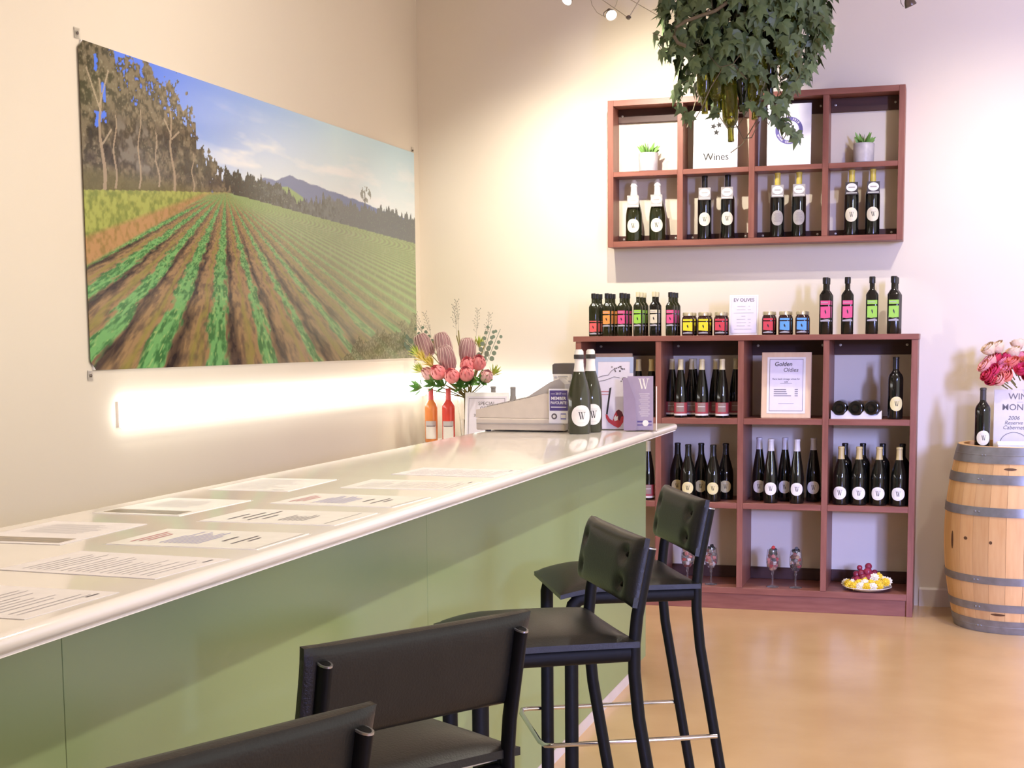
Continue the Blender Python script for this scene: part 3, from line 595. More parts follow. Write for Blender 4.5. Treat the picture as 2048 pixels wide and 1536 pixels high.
# upper shelf bottles
zu = UZ0 + UT; yu = UYF + .060
for key, pxs, lb, g in (('up_white', (1268, 1315), 'white-capped sparkling bottle with white medal card, lower left cell of wall shelf', 'white-capped bottles on the wall shelf'),
                        ('up_black', (1409, 1455), 'black-capped bottle with grey medal card and cream W label on wall shelf', 'black-capped bottles on the wall shelf'),
                        ('up_back', (1554, 1597), 'gold-capped bottle showing its grey printed back label on wall shelf', 'bottles turned to their back labels'),
                        ('up_gold', (1702, 1744), 'gold-capped bottle with black medal card and cream W label on wall shelf', 'gold-capped bottles on the wall shelf')):
    for px in pxs: bottle(key, (shelf_x(px, 475, yu), yu, zu), lb, g, random.uniform(-.08, .08) + .12)
# bookcase row 1
z1 = LZ[2]
for px, y in ((1361, 7.425), (1403.5, 7.425), (1444, 7.425)): bottle('flute_red', (shelf_x(px, 830, y), y, z1), 'slim dark bottle with bright crimson label at front of its bookcase cell', 'crimson label bottles, front row', .12, sc=.92)
for px, y in ((1344, 7.53), (1383, 7.53), (1388, 7.628), (1431, 7.53), (1471, 7.56)): bottle('flute_red', (shelf_x(px, 825, y), y, z1), 'slim dark bottle with crimson label, shaded behind the front row', 'crimson label bottles, back row', .12, sc=.92)
for px, y in ((1277, 7.50), (1303, 7.47)): bottle('bord_gold', (shelf_x(px, 830, y), y, z1), 'dark bottle with plain gold capsule beside the pale board in the bookcase', 'gold-capped bottles behind the leaflets', sc=.92)
y = 7.425; bottle('bord_cream', (shelf_x(1790, 835, y), y, z1), 'dark bottle with yellow-cream W label standing beside lying bottles', None, .2)
# bookcase row 2
z2 = LZ[1]
for px, y in ((1376, 7.43), (1426, 7.43)): bottle('burg_black', (shelf_x(px, 1000, y), y, z2), 'black-capped bottle with buff W label at front of its bookcase cell', 'black-capped bottles, front row', .1)
for px, y in ((1355, 7.54), (1402, 7.54), (1451, 7.54)): bottle('burg_black', (shelf_x(px, 995, y), y, z2), 'black-capped bottle with buff W label standing behind the front pair', 'black-capped bottles, back row', .1)
for px, y in ((1541, 7.425), (1593, 7.425)): bottle('flute_silver', (shelf_x(px, 1000, y), y, z2), 'silver-capped slim bottle with white W label at front of its cell', 'silver-capped bottles, front row', .1)
for px, y in ((1518, 7.53), (1569, 7.53), (1626, 7.53)): bottle('flute_silver', (shelf_x(px, 995, y), y, z2), 'silver-capped slim bottle with white W label behind the front pair', 'silver-capped bottles, back row', .1)
for px in (1681, 1717, 1757, 1797):
    y = 7.425; x = shelf_x(px, 1003, y); bottle('burg_gold', (x, y, z2), 'gold-capped bottle with large white W label at front of right-hand bookcase cell', 'gold-capped bottles, front row', random.uniform(-.1, .25))
    bottle('bord_plain', (x + .012, y + .098, z2), 'black-capped dark bottle hidden behind a gold-capped bottle', 'dark bottles behind the gold-capped ones', sc=.985)
y = 7.43; bottle('flute_red', (shelf_x(1296, 995, y), y, z2), 'slim red label bottle half hidden by the green counter end', None, .1, sc=.95)
# lying bottles and their rack
rack_y = 7.40
for px in (1678.5, 1711, 1743): 
    x = shelf_x(px, 815, rack_y); bottle('bord_plain', (x, rack_y, z1 + .056), 'dark bottle lying on its side in the white rack, base outward', 'lying bottles in the rack', rot=(-PI / 2, 0, 0), sc=.96)
rk = thing('bottle_rack', 'low white plastic rack holding three lying bottles', 'rack', (shelf_x(1712, 830, rack_y), 7.44, z1))
for yy in (-.03, .10):
    pts = []
    for i in range(25):
        x = -.125 + .25 * i / 24; ph = (x / .083); pts.append((x, yy, .018 + .026 * abs(math.sin(PI * ph)) ** 6))
    mb = MB(); n = len(pts)
    mb.prism([(p[0], p[2]) for p in pts] + [(.125, 0), (-.125, 0)], yy, yy + .008, 'XZ'); obj('cradle_rail', mb, lab_white, rk)
for xx in (-.118, .118): obj('cross_bar', MB().box(xx - .004, xx + .004, -.021, .0995, 0, .008), lab_white, rk)
# ------------------------------------------------------------------ olive oil bottles and jars on the bookcase top
zt = LTOP
def sq_sec(w, r, n=4):
    P = []
    for cx, cy, a0 in ((w / 2 - r, w / 2 - r, 0), (-w / 2 + r, w / 2 - r, PI / 2), (-w / 2 + r, -w / 2 + r, PI), (w / 2 - r, -w / 2 + r, 1.5 * PI)):
        for i in range(n + 1): P.append((cx + r * math.cos(a0 + PI / 2 * i / n), cy + r * math.sin(a0 + PI / 2 * i / n)))
    return P
def oil_proto(key, w, H, glass, cap, col, low=False, crm=False):
    bh = H * .68; rr = w * .24
    V = []; F = []; secs = [(w * .94, 0), (w, .003), (w, bh), (w * .93, bh + H * .02), (w * .70, bh + H * .065), (w * .46, bh + H * .10), (w * .44, H * .93), (w * .42, H * .955)]
    S0 = sq_sec(1.0, .26); n = len(S0)
    for k, (ww, z) in enumerate(secs):
        t = max(0, (k - 3) / 2.0); t = min(1, t)
        for (x, y) in S0:
            a = math.atan2(y, x); cx, cy = math.cos(a) * .5, math.sin(a) * .5
            V.append(((x * (1 - t) + cx * t) * ww, (y * (1 - t) + cy * t) * ww, z))
    for k in range(len(secs) - 1):
        for i in range(n): F.append((k * n + i, k * n + (i + 1) % n, (k + 1) * n + (i + 1) % n, (k + 1) * n + i))
    F.append(tuple(range(n - 1, -1, -1))); F.append(tuple((len(secs) - 1) * n + i for i in range(n)))
    parts = [('glass_body', MB().add(V, F).mesh('glass_body', glass, True), [])]
    cr = w * .25
    parts.append(('cap', MB().lathe([(cr, H * .885), (cr, H * .90), (cr * 1.02, H * .985), (cr * .9, H), (0, H)], 16).mesh('cap', cap, True), []))
    y = -w / 2 - .0006; z0 = .10 * H if low else .28 * H; ww = w * .80
    zt_ = z0 + .26 * H
    subs = [('olive_mark', MB().prism([(-.002, z0 + .10 * H), (.003, z0 + .07 * H), (.004, z0 + .11 * H), (-.001, z0 + .155 * H), (-.004, z0 + .13 * H)], y - .0010, y - .0005, 'XZ').mesh('olive_mark', label_dk))]
    parts.append(('label', MB().prism([(-ww / 2, z0 + .01 * H), (-ww * .1, z0), (ww / 2, z0 + .012 * H), (ww / 2, zt_ - (.05 * H)), (-ww / 2, zt_ - .055 * H)], y - .0005, y, 'XZ').mesh('label', col), subs))
    parts.append(('label_header', MB().box(-ww / 2, ww / 2, y - .0005, y, zt_ - .022 * H, zt_ + (.05 * H if not low else .0)).mesh('label_header', col), [('header_rule', MB().box(-ww * .45, ww * .25, y - .0011, y - .0006, zt_ + .01 * H, zt_ + .022 * H).mesh('header_rule', silverp))] if not low else []))
    parts.append(('label_foot', MB().prism([(-ww / 2, z0 - .055 * H), (ww / 2, z0 - .055 * H), (ww / 2, z0 - .03 * H), (ww * .2, z0 - .012 * H), (-ww / 2, z0 - .03 * H)], y - .0005, y, 'XZ').mesh('label_foot', silverp), []))
    PROTO[key] = parts
for k, c in (('pink', oil_pink), ('orange', oil_orange), ('red', oil_red)): oil_proto('oil_' + k, .046, .224, olive_m, cap_black, c, k == 'red')
oil_proto('oil_green', .046, .228, olive_m, cap_pale, oil_green); oil_proto('oil_cream', .046, .228, dark_m, cap_pale, oil_cream)
oil_proto('big_pink', .060, .284, dark_m, cap_black, oil_pink); oil_proto('big_green', .060, .284, dark_m, cap_black, oil_green)
yo = 7.40
for key, px, nb, lb in (('oil_red', 1187, 3, 'coral label'), ('oil_orange', 1213, 3, 'orange label'), ('oil_pink', 1243, 3, 'pink label'), ('oil_green', 1276, 3, 'lime green label'), ('oil_cream', 1308, 2, 'cream label'), ('oil_pink', 1340.5, 3, 'pink label')):
    x = shelf_x(px, 660, yo)
    side = 'next to the yellow jars' if px > 1330 else 'in the oil bottle rows'
    for k in range(nb):
        if k == 0: lbl = f'small oil bottle with {lb}, front of its file {side}'
        else: lbl = f'small {lb} oil bottle behind the front one {side}'
        bottle(key, (x + .003 * k, yo + .066 * k + (.008 if key == 'oil_orange' else 0), zt), lbl, ('front ' if k == 0 else 'rear ') + lb + ' oil bottles', random.uniform(-.05, .1) + .12, name='oil_bottle')
for key, px, nb, lb in (('big_pink', 1650, 2, 'tall square bottle with pink label next to the blue jars'), ('big_pink', 1694, 1, 'single tall square bottle with pink label between two other tall bottles'), ('big_green', 1743, 1, 'single tall square bottle with lime label'), ('big_green', 1786, 3, 'tall square bottle with lime label at the bookcase end')):
    x = shelf_x(px, 660, yo)
    for k in range(nb): bottle(key, (x + .002 * k, yo + .078 * k, zt), lb + (', front of its file' if k == 0 and nb > 1 else (', behind the front one' if k else '')), None if not k else 'tall bottles behind the front ones', .1, name='oil_bottle')
def jar_proto(key, col):
    w = .062; H = .118
    V = []; F = []; S0 = sq_sec(1.0, .30); n = len(S0)
    secs = [(w * .93, 0), (w, .004), (w, .080), (w * .95, .092), (w * .80, .100), (w * .78, .104)]
    for k, (ww, z) in enumerate(secs):
        t = 0 if k < 3 else min(1, (k - 2) / 2.0)
        for (x, y) in S0:
            a = math.atan2(y, x); V.append(((x * (1 - t) + math.cos(a) * .5 * t) * ww, (y * (1 - t) + math.sin(a) * .5 * t) * ww, z))
    for k in range(len(secs) - 1):
        for i in range(n): F.append((k * n + i, k * n + (i + 1) % n, (k + 1) * n + (i + 1) % n, (k + 1) * n + i))
    F.append(tuple(range(n - 1, -1, -1))); F.append(tuple((len(secs) - 1) * n + i for i in range(n)))
    y = -w / 2 - .0006; q = w * .78
    PROTO[key] = [('glass_body', MB().add(V, F).mesh('glass_body', jarg_m, True), []),
        ('lid', MB().lathe([(.0270, .100), (.0278, .101), (.0278, .114), (.0262, .118), (0, .118)], 20).mesh('lid', lid_m, True), []),
        ('label', MB().prism([(-q / 2, .026), (q / 2, .022), (q / 2, .068), (-q / 2, .068)], y - .0005, y, 'XZ').mesh('label', col), [('olive_mark', MB().prism([(-.003, .044), (.003, .036), (.004, .046), (-.001, .056), (-.005, .050)], y - .0010, y - .0005, 'XZ').mesh('olive_mark', label_dk))]),
        ('label_header', MB().box(-q / 2, q / 2, y - .0005, y, .074, .084).mesh('label_header', col), []),
        ('label_foot', MB().prism([(-q / 2, .010), (q / 2, .010), (q / 2, .015), (0, .019), (-q / 2, .014)], y - .0005, y, 'XZ').mesh('label_foot', silverp), [])]
jar_proto('jar_yel', jar_yel); jar_proto('jar_red', jar_red); jar_proto('jar_blue', jar_blue)
for key, px, lb in (('jar_yel', 1376, 'square jar with yellow label next to the pink label oil bottles'), ('jar_yel', 1407, 'square jar with yellow label next to the red label jar'), ('jar_red', 1440, 'square jar with red label on the yellow jars\' side of the olives sign'), ('jar_red', 1536, 'square jar with red label next to the blue label jars'), ('jar_blue', 1569, 'square jar with blue label next to a red label jar'), ('jar_blue', 1603, 'square jar with blue label nearest the tall pink label bottle')):
    x = shelf_x(px, 660, yo)
    for k in range(2): bottle(key, (x + .002 * k, yo + .085 * k, zt), lb if k == 0 else 'square olive jar standing behind ' + {'jar_yel': 'a yellow', 'jar_red': 'a red', 'jar_blue': 'a blue'}[key] + ' label jar', None if k == 0 else 'rear jars, ' + key[4:], .12, name='olive_jar', cat='jar')
# olives price sign
sg = thing('price_sign', 'white framed olives price sign standing on the bookcase top', 'sign', (shelf_x(1487, 668, 7.44), 7.44, zt), (math.radians(-4), 0, .05))
wv, hv = .148, .205
obj('frame', MB().box(-wv / 2, wv / 2, 0, .008, 0, hv, .001), lab_white, sg)
pg = obj('page', MB().box(-wv / 2 + .008, wv / 2 - .008, -.001, 0, .010, hv - .008), paperp_m, sg)
obj('border', MB().box(-wv / 2 + .008, wv / 2 - .008, -.0012, -.0010, .010, .0112).box(-wv / 2 + .008, wv / 2 - .008, -.0012, -.0010, hv - .0092, hv - .008).box(-wv / 2 + .008, -wv / 2 + .0092, -.0012, -.001, .011, hv - .009).box(wv / 2 - .0092, wv / 2 - .008, -.0012, -.001, .011, hv - .009), inkl_m, pg)
text('EV OLIVES', .024, inkg_m, pg, 0, hv - .026, -.0016, .012, wx=.98)
mb = MB()
for k, (a, b, c, d) in enumerate(((-.034, .008, .024, .032), (-.036, .008, .020, .036), (-.052, .05, 0, 0), (-.012, .008, 0, 0), (-.036, .008, .020, .036), (-.036, .012, .026, .036), (-.036, .006, .020, .034), (-.048, .040, 0, 0))):
    z = hv - .060 - k * .0165
    mb.box(a, b, -.0016, -.0012, z, z + .0028)
    if d: mb.box(c, d, -.0016, -.0012, z, z + .0028)
obj('printed_text', mb, inkl_m, pg)
# golden oldies board
gb = thing('notice_board', 'pale pine notice board with Golden Oldies list in the bookcase', 'sign', (shelf_x(1571, 838, 7.44), 7.44, z1), (math.radians(-6), 0, .03))
bw, bh = .252, .338
obj('board', MB().box(-bw / 2, bw / 2, 0, .020, 0, bh, .002), pine_m, gb)
obj('backing_card', MB().box(-.097, .097, -.002, 0, .024, .312), lab_white, gb)
pg = obj('page', MB().box(-.085, .085, -.003, -.002, .036, .302), paperp_m, gb)
obj('border', MB().box(-.085, .085, -.0034, -.003, .036, .038).box(-.085, .085, -.0034, -.003, .300, .302).box(-.085, -.083, -.0034, -.003, .038, .300).box(.083, .085, -.0034, -.003, .038, .300), inkg_m, pg)
text('Golden', .030, ink_m, pg, -.016, .276, -.0038, .012, .18); text('Oldies', .029, inkg_m, pg, .022, .246, -.0038, .008, .18)
text('Rare back vintage wines for', .0125, ink_m, pg, 0, .200, -.0038, .004); text('sale', .0125, ink_m, pg, 0, .186, -.0038, .004)
mb = MB().box(-.03, .03, -.0036, -.0032, .1765, .178).box(-.038, .040, -.0036, -.0032, .074, .0755)
for k in range(4): mb.box(-.062, -.062 + (.062, .064, .068, .088)[k], -.0036, -.0032, .144 - k * .0105, .1475 - k * .0105).box(.044, .060, -.0036, -.0032, .144 - k * .0105, .1475 - k * .0105)
obj('printed_text', mb, inkg_m, pg)
# pale board in the first cell
x0 = shelf_x(1215, 830, 7.50)
nb = thing('display_board', 'pale pine board leaning behind the wine leaflets in the bookcase', 'board', (x0, 7.52, z1), (math.radians(-5), 0, .03))
obj('board', MB().box(-.125, .125, 0, .018, 0, .335, .002), pine_m, nb); obj('card', MB().box(-.098, .098, -.002, 0, .03, .305), lab_white, nb)
# ------------------------------------------------------------------ signs on the wall shelf
ws = thing('wines_sign', 'white board reading Wines with three stars on the wall shelf', 'sign', (shelf_x(1430, 335, UYF + .05), UYF + .05, UM), (math.radians(-5), 0, .02))
obj('board', MB().box(-.116, .116, 0, .006, 0, .305, .001), white_m, ws)
text('Wines', .054, ink_m, ws, .004, .062, -.0012, .0, wx=.95)
def star(r): return [(math.sin(2 * PI * i / 10) * (r if i % 2 == 0 else r * .45), math.cos(2 * PI * i / 10) * r * (1 if i % 2 == 0 else .45)) for i in range(10)]
for sx, sz, a in ((-.012, .222, .3), (.018, .228, -.2), (.004, .190, .1)):
    obj('printed_star', MB().prism(star(.017), -.0012, -.0004, 'XZ'), ink_m, ws, (sx, 0, sz), (0, a, 0))
bs = thing('award_sign', 'white board with round blue wine companion badge on the wall shelf', 'sign', (shelf_x(1577, 330, UYF + .05), UYF + .05, UM), (math.radians(-4), 0, .02))
obj('board', MB().box(-.112, .112, 0, .006, 0, .318, .001), white_m, bs)
def ring(r0, r1, y0, y1, n=48):
    mb = MB(); V = []; F = []
    for i in range(n):
        a = 2 * PI * i / n
        for r, y in ((r0, y0), (r1, y0), (r1, y1), (r0, y1)): V.append((math.cos(a) * r, y, math.sin(a) * r))
    for i in range(n):
        j = (i + 1) % n
        for k in range(4): F.append((i * 4 + k, i * 4 + (k + 1) % 4, j * 4 + (k + 1) % 4, j * 4 + k))
    return mb.add(V, F)
bd = obj('badge_ring', ring(.051, .070, -.0012, -.0002), badge_m, bs, (.0, 0, .182))
def arc_text(s, r, a_mid, step, up, parent):
    n = len(s)
    for i, ch in enumerate(s):
        if ch == ' ': continue
        a = a_mid + (i - (n - 1) / 2) * step * (-1 if up else 1)
        link('lettering', text_mesh(ch, white_m, .02), parent, (math.cos(a) * r, -.0018, math.sin(a) * r), (PI / 2, -(a - PI / 2) if up else -(a + PI / 2), 0), (.0145,) * 3)
arc_text('WINE COMPANION', .0605, -PI / 2, .175, False, bd); arc_text('2018', .0605, PI / 2 - .62, .175, True, bd)
for k in range(5): obj('printed_star', MB().prism(star(.005), -.001, -.0002, 'XZ'), inkg_m, bd, (-.032 + .016 * k, 0, 0))
obj('printed_rule', MB().box(-.02, .02, -.001, -.0002, -.020, -.018), inkl_m, bd)
# ------------------------------------------------------------------ succulents
def succulent(px, label):
    y = UYF + .062
    t = thing('potted_succulent', label, 'plant', (shelf_x(px, 340, y), y, UM))
    obj('pot', MB().lathe([(.046, 0), (.050, .004), (.053, .094), (.051, .098), (.047, .096), (.046, .086), (0, .086)], 24), pot_m, t, smooth=True)
    obj('soil', MB().lathe([(.0455, .0865), (.02, .091), (0, .092)], 16), soil_m, t)
    rr = random.Random(px)
    for k in range(17):
        a = k * 2.39996; tilt = .25 + .85 * (k / 17); L = .055 + .022 * rr.random()
        mb = MB(); pts = []; w = .0105
        secs = [(0, .006), (.25, .0105), (.55, .009), (.85, .004), (1, .0003)]
        V = []; F = []
        for s, ww in secs:
            V += [(-ww, -.004 * (1 - s), s * L), (0, -.008 * (1 - s), s * L), (ww, -.004 * (1 - s), s * L), (0, .003 * (1 - s), s * L)]
        for i in range(4):
            for j in range(4): F.append((i * 4 + j, i * 4 + (j + 1) % 4, (i + 1) * 4 + (j + 1) % 4, (i + 1) * 4 + j))
        mb.add(V, F); F
        obj('leaf', mb, succ_m, t, (.012 * math.cos(a), .012 * math.sin(a), .088), (0, tilt, a), True)
succulent(1297, 'small spiky green succulent in grey pot, brightly lit in the left cell')
succulent(1727, 'small spiky green succulent in grey pot with its shadow on the wall')
# ------------------------------------------------------------------ tasting glasses filled with bottle caps
def glass(px, label, seed):
    y = 7.44; x = shelf_x(px, 1170, y)
    t = thing('wine_glass', label, 'glass', (x, y, LZ[0]), group=None)
    obj('bowl', MB().lathe([(.004, .083), (.016, .088), (.028, .104), (.0335, .128), (.0335, .150), (.0300, .178), (.0275, .195), (.0268, .195), (.0292, .178), (.0325, .150), (.0325, .128), (.0270, .106), (.015, .0905), (0, .087)], 24), glassw_m, t, smooth=True)
    obj('stem', MB().lathe([(.0055, .006), (.0045, .02), (.0042, .062), (.0065, .068), (.0065, .082), (.004, .0829)], 12), glassw_m, t, smooth=True)
    obj('foot', MB().lathe([(.033, 0), (.033, .002), (.012, .005), (.0055, .006)], 24), glassw_m, t, smooth=True)
    rr = random.Random(seed); z = .098; k = 0
    lay = [(.098, .010, 2), (.112, .017, 4), (.128, .020, 5), (.144, .020, 5), (.160, .018, 5), (.176, .015, 4), (.191, .012, 3), (.203, .004, 1)]
    for zz, rad, n in lay:
        for i in range(n):
            a = 2 * PI * i / n + rr.random() * 2; m = caps[rr.randrange(len(caps))] if zz < .19 else caps[rr.choice((0, 0, 1))]
            o = obj('bottle_cap', MB().lathe([(.0085, -.0085), (.0098, -.007), (.0098, .007), (.0082, .0088), (0, .0088)], 9), m, None, (x + rad * math.cos(a), y + rad * math.sin(a), LZ[0] + zz), (rr.random() * 3, rr.random() * 3, 0), True)
            tag(o, 'small coloured bottle cap heaped in a wine glass', 'bottle cap', 'bottle caps filling the wine glasses')
glass(1375, 'wine glass of coloured caps beside a redder glass', 1); glass(1422, 'wine glass heaped with red and white caps', 2)
glass(1545, 'wine glass topped with several black caps', 3); glass(1591, 'wine glass with one black cap on top of its heap', 4)
# plate of grapes and flowers
px_, y = 1735, 7.46; x = shelf_x(px_, 1180, y)
pl = thing('cream_plate', 'shallow cream plate holding yellow flowers and purple grapes', 'plate', (x, y, LZ[0]))
obj('dish', MB().lathe([(.05, 0), (.085, .004), (.122, .020), (.121, .023), (.084, .009), (0, .006)], 28), plate_m, pl, smooth=True)
rr = random.Random(5)
for k, (dx, dy, z, r) in enumerate([(-.02, .0, .085, .020), (.012, -.005, .095, .022), (-.045, .005, .078, .018), (.032, .0, .075, .020), (-.008, -.020, .066, .021), (.020, -.022, .064, .022), (-.038, -.018, .052, .020), (-.055, .0, .050, .017), (.0, .02, .068, .02), (-.030, .010, .112, .014), (.014, .012, .120, .018), (.045, .01, .088, .017), (-.062, -.02, .036, .016)]):
    o = obj('glass_grape', MB().sphere((0, 0, 0), r, 14, 10), grape_m, None, (x + dx - .012, y + dy, LZ[0] + z), smooth=True); tag(o, 'round purple glass grape heaped on the cream plate', 'grape', 'purple grapes on the plate')
def daisy(mcol, r):
    mb = MB()
    for ringk, (rad, n, h) in enumerate(((r, 10, .0), (r * .72, 8, .005), (r * .4, 6, .009))):
        for i in range(n):
            a = 2 * PI * (i + .5 * ringk) / n; ca, sa = math.cos(a), math.sin(a); w = rad * .34
            mb.add([(0, 0, h), (ca * rad * .6 - sa * w, sa * rad * .6 + ca * w, h + .005), (ca * rad, sa * rad, h + .001), (ca * rad * .6 + sa * w, sa * rad * .6 - ca * w, h + .005)], [(0, 1, 2, 3)])
    mb.sphere((0, 0, .008), r * .3, 8, 5, (1, 1, .5))
    return mb
dy_, dw_ = daisy(daisy_y, .026).mesh('petals', daisy_y), daisy(daisy_w, .026).mesh('petals', daisy_w)
for k in range(20):
    fr = [(-.085, -.05), (-.06, -.075), (-.03, -.085), (.0, -.09), (.03, -.085), (.06, -.07), (.09, -.04), (-.07, -.03), (-.04, -.055), (-.01, -.062), (.02, -.06), (.05, -.05), (.078, -.02), (-.095, .0), (.035, -.035), (.06, -.02), (.048, -.0), (.10, -.01), (-.01, -.038), (-.11, .03)][k]
    hh = .030 + .045 * max(0, 1 - math.hypot(*fr) / .095) + (.02 if fr[0] > .02 and fr[1] > -.05 else 0)
    f = thing('daisy', ('yellow' if k % 5 in (0, 1, 3) else 'cream') + ' dried daisy heaped on the cream plate', 'flower', (x + fr[0], y + fr[1], LZ[0] + hh), (1.05 - .3 * rr.random(), fr[0] * 3, 0), ('yellow' if k % 5 in (0, 1, 3) else 'cream') + ' daisies on the plate')
    link('petals', dy_ if k % 5 in (0, 1, 3) else dw_, f)
# ------------------------------------------------------------------ barrel
BX, BY, BH = .315, 7.315, .886
def br(z): t = (z / BH - .5) * 2; return .278 + .058 * (1 - t * t)
ba = thing('wine_barrel', 'oak wine barrel with grey metal hoops standing against the wall', 'barrel', (BX, BY, 0))
NS = 26; zs = [BH * i / 14 for i in range(15)]
mb = MB(); V = []; F = []; da = 2 * PI / NS * .5 * .985
for z in zs:
    r = br(z)
    for a in (-da, -da * .33, da * .33, da): V.append((r * math.cos(a), r * math.sin(a), z))
    for a in (da, -da): V.append(((r - .024) * math.cos(a), (r - .024) * math.sin(a), z))
for k in range(14):
    for i in range(6): F.append((k * 6 + i, k * 6 + (i + 1) % 6, (k + 1) * 6 + (i + 1) % 6, (k + 1) * 6 + i))
F.append(tuple(range(5, -1, -1))); F.append(tuple(14 * 6 + i for i in range(6)))
sm = mb.add(V, F).mesh('stave', stave_m, True)
for i in range(NS): link('stave', sm, ba, rot=(0, 0, 2 * PI * i / NS + .07))
for z0, z1_ in ((.808, .884), (.712, .756), (.562, .604), (.240, .276), (.108, .145), (.001, .064)):
    pr = []
    for i in range(5): z = z0 + (z1_ - z0) * i / 4; pr.append((br(z) + .0035, z))
    pr = [(br(z0) + .0004, z0)] + pr + [(br(z1_) + .0004, z1_)]
    h = obj('hoop', MB().lathe(pr + [pr[0]], 64), hoop_m, ba, smooth=True)
    if z1_ > .85 or z0 < .01:
        zz = (z0 + z1_) / 2; obj('hoop_groove', MB().lathe([(br(zz) + .0036, zz - .003), (br(zz) + .0048, zz), (br(zz) + .0036, zz + .003)], 64), hoop_m, h, smooth=True)
    for k in range(2): obj('rivet', MB().sphere((0, 0, 0), .005, 8, 6), hoop_m, h, ((br((z0 + z1_) / 2) + .004) * math.cos(-2.2 + k * .06), (br((z0 + z1_) / 2) + .004) * math.sin(-2.2 + k * .06), (z0 + z1_) / 2))
rh = br(.85) - .0245
for k in range(7):
    xa, xb = -rh + 2 * rh * k / 7, -rh + 2 * rh * (k + 1) / 7 - .0012
    pts = [(xa + (xb - xa) * i / 4, -math.sqrt(max(0, rh * rh - (xa + (xb - xa) * i / 4) ** 2))) for i in range(5)]; pts += [(p[0], -p[1]) for p in reversed(pts)]
    obj('head_plank', MB().prism(pts, .842, .856, 'XY'), head_m, ba)
for (a, z, w, h) in ((-2.65, .43, .010, .045), (-1.72, .785, .030, .006), (-1.85, .095, .035, .006), (-2.35, .45, .012, .008), (-1.95, .44, .008, .008)):
    r = br(z) + .0006; obj('stain', MB().add([(r * math.cos(a), r * math.sin(a), z)] + [((br(z + h * math.sin(2 * PI * i / 10)) + .0008) * math.cos(a + w / r * math.cos(2 * PI * i / 10)), (br(z + h * math.sin(2 * PI * i / 10)) + .0008) * math.sin(a + w / r * math.cos(2 * PI * i / 10)), z + h * math.sin(2 * PI * i / 10)) for i in range(10)], [(0, 1 + i, 1 + (i + 1) % 10) for i in range(10)]), stain_m, ba)
HZ = .856
bottle('bord_barrel', (at_y(1964, 885, 7.24).x, 7.24, HZ), 'dark bottle with cream W label standing on the oak barrel', None, .15, sc=.97)
sn = thing('wine_sign', 'pale board announcing a 2006 Reserve Cabernet on the barrel', 'sign', (at_y(2052, 870, 7.30).x, 7.30, HZ), (math.radians(-4), 0, .0))
obj('board', MB().box(-.150, .150, 0, .008, 0, .290, .001), paint('stone_board', 214, 206, 198, .55), sn)
text('WINE', .042, inkg_m, sn, -.030, .256, -.001, .004); obj('printed_rule', MB().box(-.045, -.015, -.0012, -.0002, .229, .2315), inkl_m, sn); text('MONTH', .042, inkg_m, sn, -.035, .204, -.001, .004)
text('2006', .027, inkg_m, sn, -.058, .153, -.001, .0, .25); text('Reserve', .026, inkg_m, sn, -.058, .130, -.001, .0, .25); text('Cabernet', .026, inkg_m, sn, -.058, .107, -.001, .0, .25)
arc = MB()
for i in range(24):
    a0, a1 = PI * i / 24, PI * (i + 1) / 24
    arc.add([(math.cos(a) * r - .055, -.0008, .030 + math.sin(a) * r * .85) for a, r in ((a0, .062), (a1, .062), (a1, .065), (a0, .065))], [(0, 1, 2, 3)])
obj('printed_seal', arc, inkg_m, sn)
cl = thing('paper_stack', 'low stack of bright white paper lying on the barrel before the sign', 'paper', (at_y(2060, 885, 7.17).x, 7.17, HZ))
for k in range(3): obj('folded_sheet', MB().box(-.145 - .002 * k, .13, -.07, .05, .016 * k, .016 * k + .0155, .004), cloth_m, cl)
# roses behind the sign
rv = thing('rose_vase', 'dark vase behind the cabernet sign on the barrel', 'vase', (at_y(2060, 870, 7.40).x, 7.40, HZ))
obj('vase_body', MB().lathe([(.05, 0), (.062, .05), (.058, .13), (.040, .20), (.045, .27), (.040, .27), (.035, .20), (0, .19)], 20), spark_m, rv, smooth=True)
def rose_mesh(m, r):
    mb = MB(); rr_ = random.Random(int(r * 1e5))
    for k, (rad, top, n) in enumerate(((.42, 1.0, 5), (.68, .95, 5), (.95, .80, 6))):
        for i in range(n):
            a = 2 * PI * (i + .5 * k) / n; sp = 2 * PI / n * .75; V = []
            for j in range(4):
                t = j / 3
                for s in range(4):
                    aa = a + sp * (s / 3 - .5) * 2 * (.55 + .45 * math.sin(PI * min(1, t * .8)))
                    q = rad * r * (.35 + .75 * math.sin(PI * .5 * min(1, t * 1.25))) * (1.06 if t == 1 and k == 2 else 1)
                    V.append((q * math.cos(aa), q * math.sin(aa), r * (-.75 + (top + .65) * t - (.10 if (s in (0, 3) and t == 1) else 0))))
            F = [(j * 4 + s, j * 4 + s + 1, (j + 1) * 4 + s + 1, (j + 1) * 4 + s) for j in range(3) for s in range(3)]
            mb.add(V, F)
    mb.sphere((0, 0, .1 * r), r * .40, 8, 6, (1, 1, 1.5))
    return mb.mesh('petals', m, True)
rm = [rose_mesh(m, .034) for m in roses]
stem_me = MB().tube([(0, 0, -.025), (0, 0, -.10)], .003, 6).mesh('stem', stem_m)
rcol = ['cream', 'pale pink', 'pink', 'salmon', 'magenta', 'crimson']
